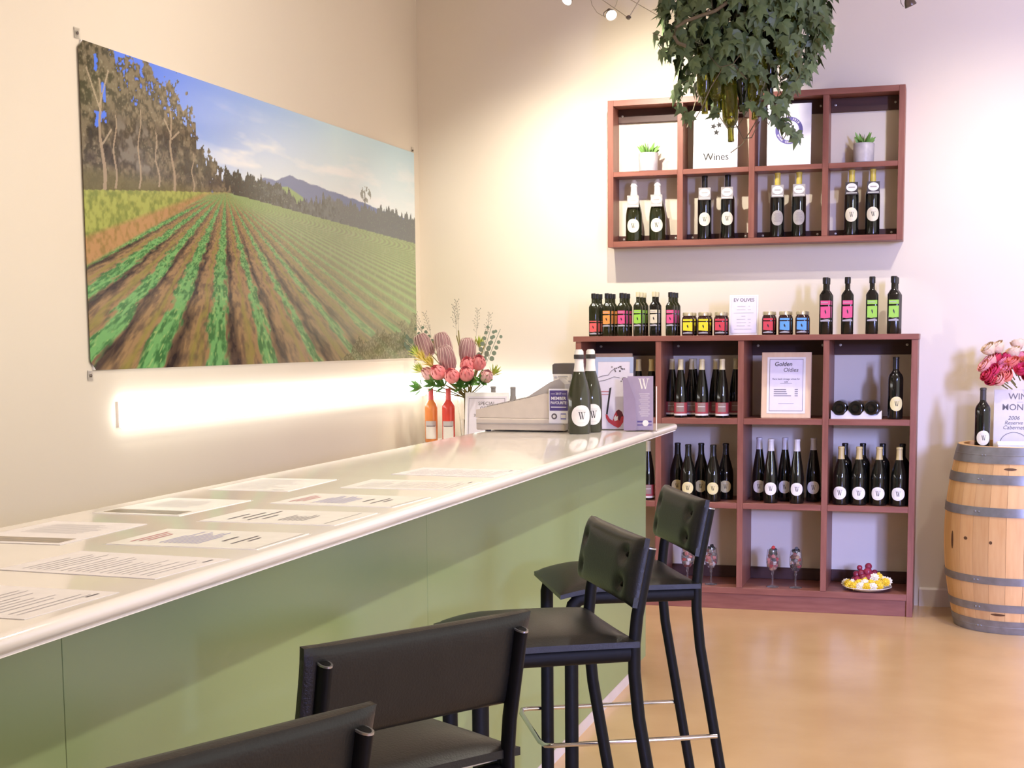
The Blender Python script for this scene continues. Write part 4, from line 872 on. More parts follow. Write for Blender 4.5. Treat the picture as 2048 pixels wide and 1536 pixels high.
for px, py, yy, c in ((1979, 700, 7.40, 0), (1996, 696, 7.43, 0), (1972, 735, 7.37, 1), (1982, 724, 7.39, 1), (1993, 720, 7.44, 5), (2008, 727, 7.42, 2), (2016, 716, 7.45, 4), (2028, 706, 7.44, 0), (2040, 716, 7.47, 2), (2026, 728, 7.37, 3), (2010, 743, 7.34, 2), (1990, 744, 7.34, 4), (1978, 752, 7.34, 5), (1987, 760, 7.33, 5), (2000, 760, 7.31, 1), (2014, 753, 7.31, 3), (2044, 742, 7.33, 4), (2056, 725, 7.38, 3), (2070, 740, 7.36, 2), (2036, 690, 7.50, 0), (2064, 704, 7.44, 1), (2044, 730, 7.40, 1), (2058, 755, 7.32, 5)):
    p = at_y(px, py, yy); vc = Vector((rv.location.x, 7.40, HZ + .22)); d = (p - vc).normalized()
    d = (d + Vector((0, -.35, 0))).normalized(); q = Vector((0, 0, 1)).rotation_difference(d).to_euler()
    f = thing('rose', rcol[c] + ' rose in the bunch behind the barrel sign', 'flower', p, q, rcol[c] + ' roses on the barrel'); link('petals', rm[c], f); link('stem', stem_me, f)
# ------------------------------------------------------------------ things on the far end of the counter
for px, py, lb in ((1156, 870, 'green sparkling bottle with white round W label, in front of its twin'), (1179, 866.5, 'green sparkling bottle half hidden behind its twin')):
    p = at_z(px, py - 2, CZ); bottle('spark', (p.x, p.y + .02, CZ), lb, None, .45)
# cash register
rg = thing('cash_register', 'grey-white cash register with a sloping keyboard on the counter end', 'cash register', (-1.60, 5.56, CZ), (0, 0, math.radians(-3)))
obj('cash_drawer', MB().box(-.185, .185, -.20, .20, .006, .052, .004), reg_m, rg)
obj('drawer_lip', MB().box(-.180, .180, -.2075, -.2005, .030, .034), regm_m, rg)
for a in (-.15, .15):
    for b in (-.16, .16): obj('foot', MB().lathe([(.012, 0), (.012, .006)], 10), regd_m, rg, (a, b, 0))
obj('body', MB().prism([(-.190, .053), (.175, .053), (.175, .150), (.100, .150), (.020, .130), (-.188, .085)], -.19, .19, 'XZ'), reg_m, rg)
obj('printer_cover', MB().prism([(.015, .1305), (.100, .1505), (.178, .1505), (.178, .185), (.155, .205), (.120, .195)], -.185, .185, 'XZ'), regm_m, rg)
dsp = obj('display_head', MB().prism([(.100, .222), (.190, .222), (.196, .258), (.188, .264), (.108, .264), (.100, .258)], -.10, .02, 'XZ'), regd_m, rg)
obj('display_label', MB().box(.104, .180, -.105, -.1005, .196, .222), lab_white, dsp)
mb = MB().box(.110, .120, -.1065, -.1055, .206, .214).box(.124, .165, -.1065, -.1055, .211, .215).box(.128, .160, -.1065, -.1055, .202, .206); obj('display_print', mb, inkl_m, dsp)
obj('display_post', MB().box(.130, .165, -.06, -.02, .196, .2218), regd_m, rg)
for r in range(4):
    for c in range(7):
        xk = -.165 + c * .024; zk = .0855 + (xk + .188) * (.045 / .208)
        obj('key', MB().box(-.009, .009, -.009, .009, 0, .006), regm_m, rg, (xk, -.10 + r * .05, zk + .001), (0, -math.atan(.045 / .208), 0))
# member favourite plate
p = at_z(1113, 849, CZ); ms = thing('member_favourite_sign', 'purple and white member favourite plate propped against the till', 'sign', (at_y(1113, 849, 5.32).x, 5.318, at_y(1113, 849, 5.32).z - .012), (math.radians(-3), 0, math.radians(10)))
ms.location = (-1.452, 5.3495, CZ + .034); ms.rotation_euler = (0, 0, math.radians(-3))
obj('plate', MB().box(-.041, .041, 0, .004, 0, .134, .0015), white_m, ms)
pp_ = obj('purple_panel', MB().box(-.036, .036, -.0012, 0, .050, .128), purple_m, ms)
text('2017', .0115, white_m, pp_, 0, .115, -.0018, .01); text('MEMBER', .0165, white_m, pp_, 0, .097, -.0018, .02, wx=.98); text('FAVOURITE', .0155, white_m, pp_, 0, .080, -.0018, .02, wx=.80)
obj('panel_rule', MB().box(-.031, -.014, -.0018, -.0012, .114, .1155).box(.014, .031, -.0018, -.0012, .114, .1155).box(-.031, .031, -.0018, -.0012, .062, .0655), white_m, pp_)
obj('round_seal', ring(.0, .0115, -.0012, -.0002, 20), inkg_m, ms, (-.018, 0, .028)); obj('seal_face', ring(.0, .0060, -.0018, -.0013, 16), lab_white, ms, (-.018, 0, .028))
cb = obj('blue_logo', MB().box(.008, .030, -.0012, 0, .016, .040), inkb_m, ms); obj('logo_band', MB().box(.009, .029, -.0018, -.0013, .022, .035), lab_white, cb)
# leaflet in acrylic stand
p = at_z(1232, 862, CZ); lf = thing('leaflet_stand', 'clear stand holding a white leaflet picturing a spilling red wine glass', 'leaflet', (at_y(1227, 850, 5.53).x, 5.53, CZ), (0, 0, math.radians(8)))
obj('acrylic_back', MB().box(-.080, .080, .002, .005, .0, .292), acryl_m, lf, (0, 0, .0035), (math.radians(-8), 0, 0))
obj('acrylic_foot', MB().box(-.080, .080, -.002, .06, .0, .003), acryl_m, lf)
lp = obj('leaflet', MB().box(-.076, .076, 0, .0015, .004, .288), paperp_m, lf, (0, 0, .001), (math.radians(-8), 0, 0))
obj('blue_border', MB().box(-.076, .076, -.0008, -.0001, .270, .288).box(-.076, -.064, -.0008, -.0001, .205, .270).box(.062, .076, -.0008, -.0001, .225, .270), paint('pale_blue_print', 178, 192, 224, .5), lp)
def stroke(pts, w, y=-.0012): 
    mb = MB(); return mb.tube([(a, y, b) for a, b in pts], w, 5)
obj('vine_sketch', stroke([(-.062, .208), (-.045, .214), (-.022, .217), (-.012, .232), (.002, .242)], .0009).tube([(-.060, -.0012, .192), (-.03, -.0012, .198), (.0, -.0012, .210), (.022, -.0012, .206)], .0009, 5) , inkg_m, lp)
mb = MB()
rr = random.Random(3)
for k in range(26): 
    a, b = (-.012 + rr.random() * .05, .228 + rr.random() * .022) if k < 16 else (.022 + rr.random() * .028, .186 + rr.random() * .018); mb.box(a, a + .005, -.0014, -.0008, b, b + .0045)
obj('vine_leaves', mb, inkg_m, lp)
obj('printed_heading', MB().box(-.058, -.020, -.0012, -.0006, .150, .153).box(-.056, -.020, -.0012, -.0006, .138, .141), inkr2 if 'inkr2' in globals() else inkr_m, lp)
obj('glass_stem_print', MB().prism([(-.018, .165), (-.010, .168), (-.024, .060), (-.030, .062)], -.0014, -.0006, 'XZ'), ink_m, lp)
obj('wine_print', MB().prism([(-.032, .062), (-.024, .058), (-.016, .044), (-.004, .036), (.002, .058), (.010, .074), (.020, .080), (.032, .072), (.040, .052), (.038, .030), (.026, .012), (.018, .002 + .006), (.0, .016), (-.020, .030), (-.030, .046)], -.0014, -.0006, 'XZ'), lab_red2 if 'lab_red2' in globals() else jar_red, lp)
obj('wine_shadow_print', MB().prism([(.010, .074), (.020, .080), (.032, .072), (.039, .054), (.030, .052), (.024, .034), (.018, .044), (.014, .062)], -.0020, -.0015, 'XZ'), paint('dark_wine_print', 104, 40, 56, .5), lp)
obj('highlight_print', MB().prism([(.004, .034), (.016, .038), (.018, .056), (.012, .050), (.008, .058), (.0, .046)], -.0020, -.0015, 'XZ'), lab_white, lp)
# lilac brochures
for dx, dy, dz, lb, fl in ((.002, -.020, .0, 'plain folded lilac brochure, foremost in the clear brochure stand', False), (.017, .006, .0, 'lilac brochure with pale W and printed lines in the clear stand', True)):
    q = at_y(1272, 850, 5.48); b_ = thing('brochure', lb, 'brochure', (q.x + dx, 5.475 + dy, CZ + .004), (math.radians(-7), 0, math.radians(12)))
    pgm = obj('page', MB().box(-.050, .050, 0, .0015, 0, .210 - (.006 if not fl else 0)) if fl else MB().prism([(-.044, 0), (.004, 0), (.000, .120), (-.030, .204), (-.048, .204), (-.046, .150)], 0, .0015, 'XZ'), lilac_m if fl else lilacd_m, b_)
    if fl:
        o = obj('monogram', W_flat(.042, .040, -.0008), lab_white, pgm, (.012, 0, .180))
        mb = MB()
        for k in range(12): mb.box(-.006 + .004 * (k % 3), .036 - .005 * (k % 2), -.0008, -.0002, .140 - k * .0078, .1415 - k * .0078)
        obj('printed_text', mb, lab_white, pgm)
        s = obj('printed_band', MB().box(-.012, .044, -.0008, -.0002, .030, .036).box(-.012, .044, -.0008, -.0002, .018, .022), purple_m, pgm); obj('round_seal', ring(0, .012, -.0014, -.0009, 20), lab_white, pgm, (.020, 0, .027))
st_ = thing('brochure_stand', 'small clear acrylic brochure stand at the counter corner', 'stand', (at_y(1284, 850, 5.5).x, 5.492, CZ), (0, 0, math.radians(12)))
obj('back_plate', MB().box(-.060, .060, .004, .007, .0, .172), acryl_m, st_, (0, 0, .002), (math.radians(-7), 0, 0)); obj('edge', MB().box(.056, .060, .0005, .0035, .0, .172), lab_white, st_, (0, 0, .002), (math.radians(-7), 0, 0)); obj('base', MB().box(-.06, .06, -.03, .0035, 0, .003), acryl_m, st_)
# ------------------------------------------------------------------ back bench riser with flowers and rose wine
BZ = .858
bn = thing('back_bench', 'low back bench standing in the room corner behind the counter', 'bench', (-2.35, 7.45, 0))
bl = [Vector((-2.80, 7.47)), Vector((-2.66, 7.18)), Vector((-2.02, 7.18)), Vector((-2.02, 7.64)), Vector((-2.74, 7.64))]
obj('bench_top', MB().prism([(v.x + 2.35, v.y - 7.45) for v in bl], BZ - .03, BZ, 'XY'), tray_m, bn)
obj('bench_body', MB().prism([(v.x * .94 + 2.35 - 2.4 * .06, (v.y - 7.42) * .9 + 7.42 - 7.45) for v in bl], 0, BZ - .0305, 'XY'), paint('bench_side', 170, 160, 150, .6), bn)
for key, px, lb in (('rose_o', 863, 'orange rosé bottle with white label and red capsule'), ('rose_p', 897.5, 'pink rosé bottle with white label and red capsule')):
    yy = 7.26; p = at_y(px, 873, yy); bottle(key, (p.x, yy, BZ), lb, None, .25, sc=.93)
vx, vy = at_y(937, 868, 7.36).x, 7.36
va = thing('glass_vase', 'clear glass vase holding the protea bouquet', 'vase', (vx, vy, BZ))
obj('vase_body', MB().lathe([(.034, .0), (.040, .004), (.046, .10), (.060, .24), (.057, .24), (.043, .10), (.036, .012), (0, .010)], 24), clear_m, va, smooth=True)
obj('water', MB().lathe([(0, .012), (.034, .0125), (.042, .10), (.044, .12), (0, .12)], 20), clear_m, va, smooth=True)
top = Vector((vx, vy, BZ + .24))
def flower_at(name, px, py, yy, label, cat, group, parts, extra=0.0, lean=(0, -.2, 0)):
    p = at_y(px, py, yy); d = (p - top + Vector((0, 0, .10))).normalized(); d = (d + Vector(lean)).normalized()
    q = Vector((0, 0, 1)).rotation_difference(d)
    t = thing(name, label, cat, p, q.to_euler(), group)
    for n, me in parts: link(n, me, t)
    # stem from vase to the head, in the head's own frame
    inv = q.to_matrix().inverted()
    bot = Vector((vx + random.uniform(-.012, .012), vy + random.uniform(-.012, .012), BZ + .02))
    P = [inv @ (bot - p), inv @ (Vector((vx + random.uniform(-.02, .02), vy + random.uniform(-.02, .02), BZ + .235)) - p), Vector((0, 0, -.03))]
    obj('stem', MB().tube(P, .0035, 6), stem_m, t); return t
def protea_mesh(m, r=.036):
    mb = MB()
    for k, (rad, z0, z1_, n) in enumerate(((1.0, -.9, .75, 9), (.92, -.6, 1.05, 9), (.70, -.3, 1.25, 7))):
        for i in range(n):
            a = 2 * PI * (i + .5 * k) / n; sp = PI / n * 1.15; V = []
            for j in range(5):
                t = j / 4; q = r * rad * (math.sin(PI * (.18 + .62 * t)) * 1.02 + .0); w = sp * (1 - t ** 3 * .8)
                for s in (-1, 0, 1): V.append((q * math.cos(a + s * w) * (1.04 if s == 0 else 1), q * math.sin(a + s * w) * (1.04 if s == 0 else 1), r * (z0 + (z1_ - z0) * t)))
            mb.add(V, [(j * 3 + s, j * 3 + s + 1, (j + 1) * 3 + s + 1, (j + 1) * 3 + s) for j in range(4) for s in (0, 1)])
    mb.sphere((0, 0, -.1 * r), r * .8, 10, 8, (1, 1, 1.15)); return mb.mesh('petals', m, True)
pm, pml = protea_mesh(protea_m, .040), protea_mesh(proteal_m, .036)
for px, py, yy, me, lb in ((877, 745, 7.22, pm, 'p'), (857, 748, 7.26, pml, 'l'), (904, 752, 7.20, pm, 'p'), (933, 748, 7.22, pm, 'p'), (935, 730, 7.26, pm, 'p'), (957, 726, 7.28, pm, 'p'), (973, 753, 7.26, pml, 'l')):
    flower_at('protea_flower', px, py, yy, ('pink' if lb == 'p' else 'pale pink') + ' protea head low in the vase bouquet', 'flower', ('pink' if lb == 'p' else 'pale') + ' proteas in the bouquet', [('petals', me)], lean=(0, -.5, 0))
def banksia_mesh():
    mb = MB(); mb.lathe([(0, -.075), (.030, -.068), (.042, -.04), (.045, 0), (.042, .032), (.031, .054), (.012, .064), (0, .066)], 20)
    ms_ = MB()
    for i in range(16):
        a = 2 * PI * i / 16
        ms_.tube([((.046 * c_) * math.cos(a + .25 * z / .06), (.046 * c_) * math.sin(a + .25 * z / .06), z) for z, c_ in ((-.055, .86), (-.02, 1.0), (.02, 1.0), (.05, .82), (.064, .55))], .0016, 4)
    return mb.mesh('flower_spike', banksia_m, True), ms_.mesh('ridges', bankstripe_m)
bm1, bm2 = banksia_mesh()
for px, py, yy in ((886, 688, 7.36), (893, 715, 7.26), (935, 700, 7.32), (848, 690, 7.40)):
    flower_at('banksia_flower', px, py, yy, 'mauve ribbed banksia spike rising from the bouquet', 'flower', 'banksias in the bouquet', [('flower_spike', bm1), ('ridges', bm2)], lean=(0, -.1, .2))
def tuft(m, L, n=14, w=.007, spread=.7):
    mb = MB(); rr_ = random.Random(int(L * 1000) + n)
    for i in range(n):
        a = i * 2.4; s = spread * (.3 + .7 * i / n); d = Vector((math.sin(s) * math.cos(a), math.sin(s) * math.sin(a), math.cos(s))); q = d.cross(Vector((0, 0, 1)));
        q = q.normalized() if q.length > .01 else Vector((1, 0, 0)); up = q.cross(d)
        V = [Vector((0, 0, 0)), d * L * .5 + q * w + up * .002, d * L, d * L * .5 - q * w + up * .002, d * L * .5 - up * .003]
        mb.add(V, [(0, 1, 4), (1, 2, 4), (2, 3, 4), (3, 0, 4)])
    return mb.mesh('bracts', m)
ty, tl, tg = tuft(foil_yel, .075), tuft(foil_lime, .07), tuft(foil_green, .08, 9, .013, 1.0)
for px, py, yy, me, lb in ((850, 722, 7.28, ty, 'yellow'), (866, 732, 7.24, ty, 'yellow'), (838, 712, 7.32, tl, 'lime'), (958, 696, 7.36, tl, 'lime'), (846, 745, 7.28, tl, 'lime'), (985, 752, 7.34, tl, 'lime')):
    flower_at('leucadendron', px, py, yy, lb + ' spiky leucadendron sprig in the vase bouquet', 'flower', lb + ' leucadendrons', [('bracts', me)], lean=(0, -.3, 0))
for px, py in ((872, 770), (890, 772), (845, 776), (940, 768), (962, 765), (925, 775)):
    flower_at('leaf_spray', px, py, 7.26, 'broad green leaf spray at the foot of the bouquet', 'leaf', 'green sprays under the proteas', [('leaves', tg)], lean=(0, -.6, -.3))
eu = MB()
for i in range(11):
    z = i * .016; s = 1 if i % 2 else -1; r = .015 - .0006 * i
    eu.add([(s * .018 + r * math.cos(2 * PI * k / 8), .004 * s, z + r * math.sin(2 * PI * k / 8)) for k in range(8)], [tuple(range(8))])
eu.tube([(0, 0, -.03), (0, 0, .18)], .0015, 5); eum = eu.mesh('leaves', foil_grey)
for px, py, yy in ((965, 712, 7.34), (830, 700, 7.42), (975, 720, 7.40), (868, 700, 7.46), (820, 690, 7.44)):
    flower_at('eucalyptus_sprig', px, py, yy, 'grey-green eucalyptus sprig with round leaves', 'leaf', 'eucalyptus sprigs in the bouquet', [('leaves', eum)], lean=(.1 if px > 900 else -.1, -.1, 0))
spg = MB(); rr = random.Random(9)
spg.tube([(0, 0, -.03), (.004, 0, .06), (-.003, 0, .14)], .0009, 4)
for i in range(16):
    z = .01 + .008 * i + rr.uniform(-.006, .006); s = (1 if i % 2 else -1) * rr.uniform(.4, 1.2); spg.tube([(0, 0, z), (s * .018, rr.uniform(-.01, .01), z + .012)], .0006, 3); spg.sphere((s * .019, 0, z + .013), .0018, 5, 4, (1, 1, 2))
spm = spg.mesh('sprig', sprig_m)
for px, py, yy in ((912, 660, 7.40), (916, 650, 7.42), (952, 668, 7.42), (862, 672, 7.42), (846, 672, 7.44), (972, 676, 7.44)):
    flower_at('dry_sprig', px, py, yy, 'thin dry sprig standing above the bouquet', 'leaf', 'dry sprigs in the bouquet', [('sprig', spm)], lean=(0, 0, .5))
so = thing('offer_sign', 'white framed special offer sign leaning before the vase', 'sign', (at_y(975, 866, 7.24).x, 7.215, BZ), (math.radians(-8), 0, math.radians(6)))
obj('frame', MB().box(-.118, .118, 0, .008, 0, .272, .001), white_m, so); pg = obj('page', MB().box(-.106, .106, -.0012, 0, .010, .250), paperp_m, so)
obj('border', MB().box(-.098, .098, -.0018, -.0012, .238, .240).box(-.098, -.096, -.0018, -.0012, .018, .238).box(.096, .098, -.0018, -.0012, .018, .238), inkg_m, pg)
text('SPECIAL', .026, inkg_m, pg, 0, .212, -.002, 0); text('OFFER', .026, inkg_m, pg, 0, .186, -.002, 0); text('2017', .018, inkg_m, pg, -.052, .150, -.002); obj('printed_text', MB().box(-.024, .022, -.002, -.0015, .146, .154).box(.030, .068, -.002, -.0015, .146, .154), inkl_m, pg); text('Rosé', .018, inkg_m, pg, 0, .128, -.002)
p = at_y(1022, 830, 7.30); bottle('counter_grey', (p.x, 7.34, BZ), 'dark bottle with long grey capsule behind the till', None)
p = at_y(986, 830, 7.45); bottle('counter_grey', (p.x, 7.46, BZ), 'dark bottle mostly hidden behind the special offer sign', None)
# ------------------------------------------------------------------ bar stools
def oval_tube(mb, path, a, b, up): return mb.tube(path, a, 14, ry=b, up=up)
def stool_parts():
    P = []
    SH = .78; hy = .175
    for s in (-1, 1):
        y = s * hy
        # front leg with side rail: one bent flat-oval tube
        path = [(-.155, y, 0), (-.155, y, .700), (-.150, y, .722), (-.136, y, .736), (-.115, y, .741), (.168, y, .741)]
        P.append(('front_leg', oval_tube(MB(), path, .0095, .018, (0, 1, 0)).mesh('front_leg', tube_m, True), []))
        path = [(.292, y, 0), (.188, y, .60), (.178, y, .70), (.178, y, .76), (.184, y, .82), (.212, y, .962)]
        rim = MB()
        c, n = Vector(path[-1]), 14
        d = (Vector(path[-1]) - Vector(path[-2])).normalized()
        leg = oval_tube(MB(), path, .0095, .0140, (0, 1, 0)).mesh('rear_leg', tube_m, True)
        rimm = oval_tube(MB(), [c + d * .0003, c + d * .0030], .0098, .0143, (0, 1, 0)).mesh('tube_rim', rimm_m, True)
        hole = oval_tube(MB(), [c + d * .0031, c + d * .0036], .0068, .0112, (0, 1, 0)).mesh('tube_hole', tube_m, True)
        P.append(('rear_leg', leg, [('tube_rim', rimm), ('tube_hole', hole)]))
        P.append(('rubber_foot', MB().lathe([(.020, 0), (.020, .012), (.016, .016)], 12, (-.155, y, 0)).mesh('rubber_foot', tube_m, True), []))
    P.append(('cross_rail', oval_tube(MB(), [(-.135, -hy + .01, .738), (-.135, hy - .01, .738)], .014, .008, (1, 0, 0)).mesh('cross_rail', tube_m, True), []))
    P.append(('cross_rail', oval_tube(MB(), [(.165, -hy + .01, .738), (.165, hy - .01, .738)], .014, .008, (1, 0, 0)).mesh('cross_rail', tube_m, True), []))
    zf = .36; xr = .232; xf = -.235; c = .03
    path = [(xr, -hy - .010, zf), (xf + c, -hy - .016, zf), (xf + .008, -hy - .008, zf), (xf, -hy + c, zf), (xf, hy - c, zf), (xf + .008, hy + .008, zf), (xf + c, hy + .016, zf), (xr, hy + .010, zf)]
    P.append(('footrest', MB().tube(path, .0065, 10).mesh('footrest', chrome_m, True), []))
    # seat cushion: crowned, corners pulled out, front edge rolling down
    def cushion(fx, nx, ny):
        V = []; F = []
        for side in (1, -1):
            for i in range(nx + 1):
                for j in range(ny + 1): V.append(fx(i / nx * 2 - 1, j / ny * 2 - 1, side))
        N = (nx + 1) * (ny + 1)
        for i in range(nx):
            for j in range(ny):
                a = i * (ny + 1) + j; F.append((a, a + 1, a + ny + 2, a + ny + 1)); F.append((N + a, N + a + ny + 1, N + a + ny + 2, N + a + 1))
        for i in range(nx): a = i * (ny + 1); F.append((a, a + ny + 1, N + a + ny + 1, N + a)); b = a + ny; F.append((b, N + b, N + b + ny + 1, b + ny + 1))
        for j in range(ny): F.append((j, N + j, N + j + 1, j + 1)); b = nx * (ny + 1) + j; F.append((b, b + 1, N + b + 1, N + b))
        return MB().add(V, F)
    def seat(u, v, s):
        e = (1 - abs(u) ** 5) * (1 - abs(v) ** 5); cr = (1 - u * u) * (1 - v * v)
        x = u * (.185 - .008 * (1 - abs(v) ** 3) * (u > 0)); y = v * (.197 - .006 * (1 - u * u))
        drop = .018 * max(0, -u - .45) ** 1.4 * 2.2
        z = .760 + (.014 * cr + .012 * max(e, 0) ** .4 + .010 - drop if s > 0 else -.003 - drop * .9)
        return (x - .002, y, z)
    P.append(('seat_cushion', cushion(seat, 22, 22).mesh('seat_cushion', leather_m, True), [('seat_board', MB().box(-.160, .165, -.165, .165, .7505, .7575).mesh('seat_board', rimm_m))]))
    # backrest pad in front of the posts, following their lean, buttons sunk
    lean = math.atan2(.212 - .184, .962 - .82)
    btn = [(-.146, .030), (-.146, -.034), (.146, .030), (.146, -.034)]
    def pad(u, v, s):
        y = v * .200 * (1 + .012 * abs(u) ** 3); zz = u * .072 * (1 + .03 * abs(v) ** 4)
        e = (1 - abs(u) ** 4) * (1 - abs(v) ** 6)
        d = .026 * max(e, 0) ** .45 + .007
        if s > 0:
            for by, bz in btn: d -= .013 * math.exp(-((y - by) ** 2 + (zz - bz) ** 2) / (2 * .013 ** 2))
            dep = d
        else: dep = -.004 - .010 * max(e, 0) ** .4
        curve = -.012 * (1 - v * v)
        q = Vector((-dep - curve * 0, y, zz)); c0, s0 = math.cos(lean), math.sin(lean)
        return (.194 - .008 + q.x * c0 + q.z * s0, y, .915 + q.z * c0 - q.x * s0)
    subs = []
    for by, bz in btn:
        c0, s0 = math.cos(lean), math.sin(lean); qx = -.017; subs.append(('button', MB().sphere((.185 + qx * c0 + bz * s0, by, .915 + bz * c0 - qx * s0), .0062, 10, 6).mesh('button', tube_m, True)))
    P.append(('backrest_pad', cushion(pad, 26, 40).mesh('backrest_pad', leather_m, True), subs))
    return P
SP = stool_parts()
for x, y, th, lb in ((-.895, 1.40, -25.5, 'black vinyl bar stool standing next to the plain tasting sheets, its back to the room'), (-.893, 2.025, -33, 'black vinyl bar stool next to the offer sheet, showing the rear of its backrest'),
                     (-.872, 2.985, 30, 'black vinyl bar stool standing between two others, buttons of its backrest showing'), (-.862, 3.745, 26, 'black vinyl bar stool standing nearest the bookcase, chrome footrest showing')):
    t = thing('bar_stool', lb, 'stool', (x, y, 0), (0, 0, math.radians(th)), 'bar stools along the counter')
    for n, me, subs in SP:
        o = link(n, me, t)
        for sn_, sm_ in subs: link(sn_, sm_, o)
# ------------------------------------------------------------------ cable spot lamps
def spot_lamp(loc, target, label, lit=True):
    d = (Vector(target) - Vector(loc)).normalized(); q = Vector((0, 0, -1)).rotation_difference(d).to_euler()
    t = thing('spot_lamp', label, 'lamp', loc, q)
    obj('reflector', MB().lathe([(.026, 0), (.0265, .002), (.022, .022), (.012, .040), (.009, .041), (.011, .038), (.020, .022), (.0245, .002), (.026, 0)], 20), steel_m, t, smooth=True)
    obj('lens', MB().lathe([(0, .003), (.0238, .004), (.0238, .006), (0, .006)], 20), lens_m if lit else lampoff_m, t, smooth=True)
    obj('socket', MB().lathe([(.008, .0415), (.010, .044), (.010, .058), (.004, .060)], 12), steel_m, t, smooth=True)
    obj('bracket', MB().tube([(-.030, 0, .012), (-.034, 0, .030), (-.026, 0, .058), (-.010, 0, .068), (.010, 0, .068)], .0018, 6), steel_m, t)
    return t
l1 = at_y(1223, 31, 6.84); spot_lamp(l1, l1 + Vector((.30, -.55, -.45)), 'lit steel spot lamp on a looping wire beside the ivy')
l2 = at_y(1133, 1, 6.80); spot_lamp(l2, l2 + Vector((-.2, -.55, -.45)), 'lit steel spot lamp cut by the top of the view')
l3 = at_y(1822, 12, 6.7); spot_lamp(l3, l3 + Vector((.25, .1, -.6)), 'unlit brown spot lamp above the wall shelf end', False)
def wire(name, pts, r, label, m=cable_m):
    o = obj(name, MB().tube([at_y(*p) for p in pts], r, 6), m); tag(o, label, 'cable'); return o
wire('lamp_wire', [(1180, -60, 6.84), (1180, -8, 6.84), (1184, 10, 6.84), (1194, 25, 6.84), (1204, 31, 6.84), (1214, 32, 6.84)], .0016, 'thin wire looping down to the lit spot lamp')
wire('lamp_wire', [(1238, -60, 6.84), (1236, -5, 6.84), (1233, 8, 6.84), (1228, 18, 6.84)], .0016, 'short straight wire rising from the lit spot lamp')
wire('tension_cable', [(1120, -60, 6.9), (1205, 0, 6.9), (1256, 35, 6.9)], .0018, 'tension cable slanting to the round cable clamp')
wire('tension_cable', [(1258, 34, 6.9), (1272, 12, 6.9), (1312, -60, 6.9)], .0026, 'thicker rod rising steeply from the round cable clamp')
wire('tension_cable', [(1200, -38, 6.92), (1262, 0, 6.92), (1314, 30, 6.92)], .0018, 'tension cable slanting into the ivy leaves')
p = at_y(1257, 35, 6.9); tag(obj('cable_clamp', MB().sphere((0, 0, 0), .011, 10, 8).lathe([(.013, -.003), (.013, .003)], 12), steel_m, None, p, smooth=True), 'small round steel clamp joining two tension cables', 'clamp')
# ------------------------------------------------------------------ ivy and hanging bottles
IY = 6.95; ic = at_y(1490, 60, IY)
iv = thing('ivy_chandelier', 'dense hanging cluster of green ivy over the wall shelf', 'plant', (ic.x, IY, 2.55))
def ivx(p): return Vector(p) - iv.location
L2 = [(0, -.05), (.22, -.16), (.50, -.02), (.33, .18), (.46, .50), (.19, .46), (0, 1.0), (-.19, .46), (-.46, .50), (-.33, .18), (-.50, -.02), (-.22, -.16)]
def leafmesh(sz, fold, curl):
    V = [(0, 0, 0), (0, .25 * sz, fold * .02 * sz)]; V = [(0, .22 * sz, 0)] + [(x * sz, y * sz, -abs(x) * fold * sz - curl * (y * .8) ** 2 * sz) for x, y in L2]
    return MB().add(V, [(0, 1 + i, 1 + (i + 1) % 12) for i in range(12)])
LM = [leafmesh(s, f, c).mesh('leaf', leaf_m) for s, f, c in ((.088, .25, .15), (.076, .35, .25), (.064, .2, .1), (.050, .3, .2))]
def rad(z): return float(np.interp(z, [2.28, 2.36, 2.44, 2.55, 2.65, 2.75, 2.85, 3.0, 3.2], [.03, .06, .13, .22, .31, .37, .40, .41, .34]))
def leaf_xf(p, sz_out):
    out = Vector((p.x - ic.x, p.y - IY, 0)); out = out.normalized() if out.length > .01 else Vector((0, -1, 0))
    nrm = (out + Vector((random.gauss(0, .5), random.gauss(0, .5) - .25, random.gauss(.15, .4)))).normalized()
    tip = Vector((random.gauss(0, .6), random.gauss(0, .3), -1 + random.gauss(0, .4))); tip = (tip - nrm * tip.dot(nrm)).normalized()
    xx = tip.cross(nrm); return Matrix((xx, tip, nrm)).transposed().to_4x4()
pts = []
def ok(p): return True
for k in range(900):
    z = 2.47 + .69 * random.random() ** .66; r = rad(z) * (1 - .22 * random.random() ** 1.6); a = random.random() * 2 * PI
    if z < 2.60 and abs(r * math.cos(a)) < .16 and random.random() < .75: continue
    pts.append(Vector((ic.x + r * math.cos(a) * 1.0, IY + r * math.sin(a) * .62, z)))
trails = [[(1345, 60), (1330, 75), (1305, 66)], [(1350, 95), (1330, 108), (1315, 88)], [(1380, 160), (1352, 170), (1350, 190), (1362, 215), (1385, 235)], [(1560, 205), (1565, 235), (1575, 250), (1588, 262), (1598, 272)], [(1540, 190), (1552, 215), (1548, 235)], [(1640, 30), (1662, 45), (1650, 70), (1662, 88)], [(1630, 110), (1622, 140), (1605, 158)], [(1600, 150), (1586, 175)], [(1428, 215), (1430, 236)], [(1500, 200), (1530, 232)]]
tp = []
for tr in trails:
    for a, b in zip(tr, tr[1:]):
        for s in range(3): tp.append(at_y(a[0] + (b[0] - a[0]) * s / 3 + random.uniform(-6, 6), a[1] + (b[1] - a[1]) * s / 3 + random.uniform(-5, 5), IY - .18 + random.uniform(-.04, .04)))
for k in range(70):
    z = 2.62 + .30 * random.random(); pts.append(Vector((ic.x + random.uniform(-.8, .8) * rad(z), 6.78 + random.uniform(-.05, .03), z)))
front = sorted(pts, key=lambda p: p.y)
near = [p for p in front if p.z < 3.02]
random.shuffle(near); near = [p for p in near if p.y < IY - .05]; singles = near[:300 - len(tp)] ; rest = [p for p in pts if p not in singles]
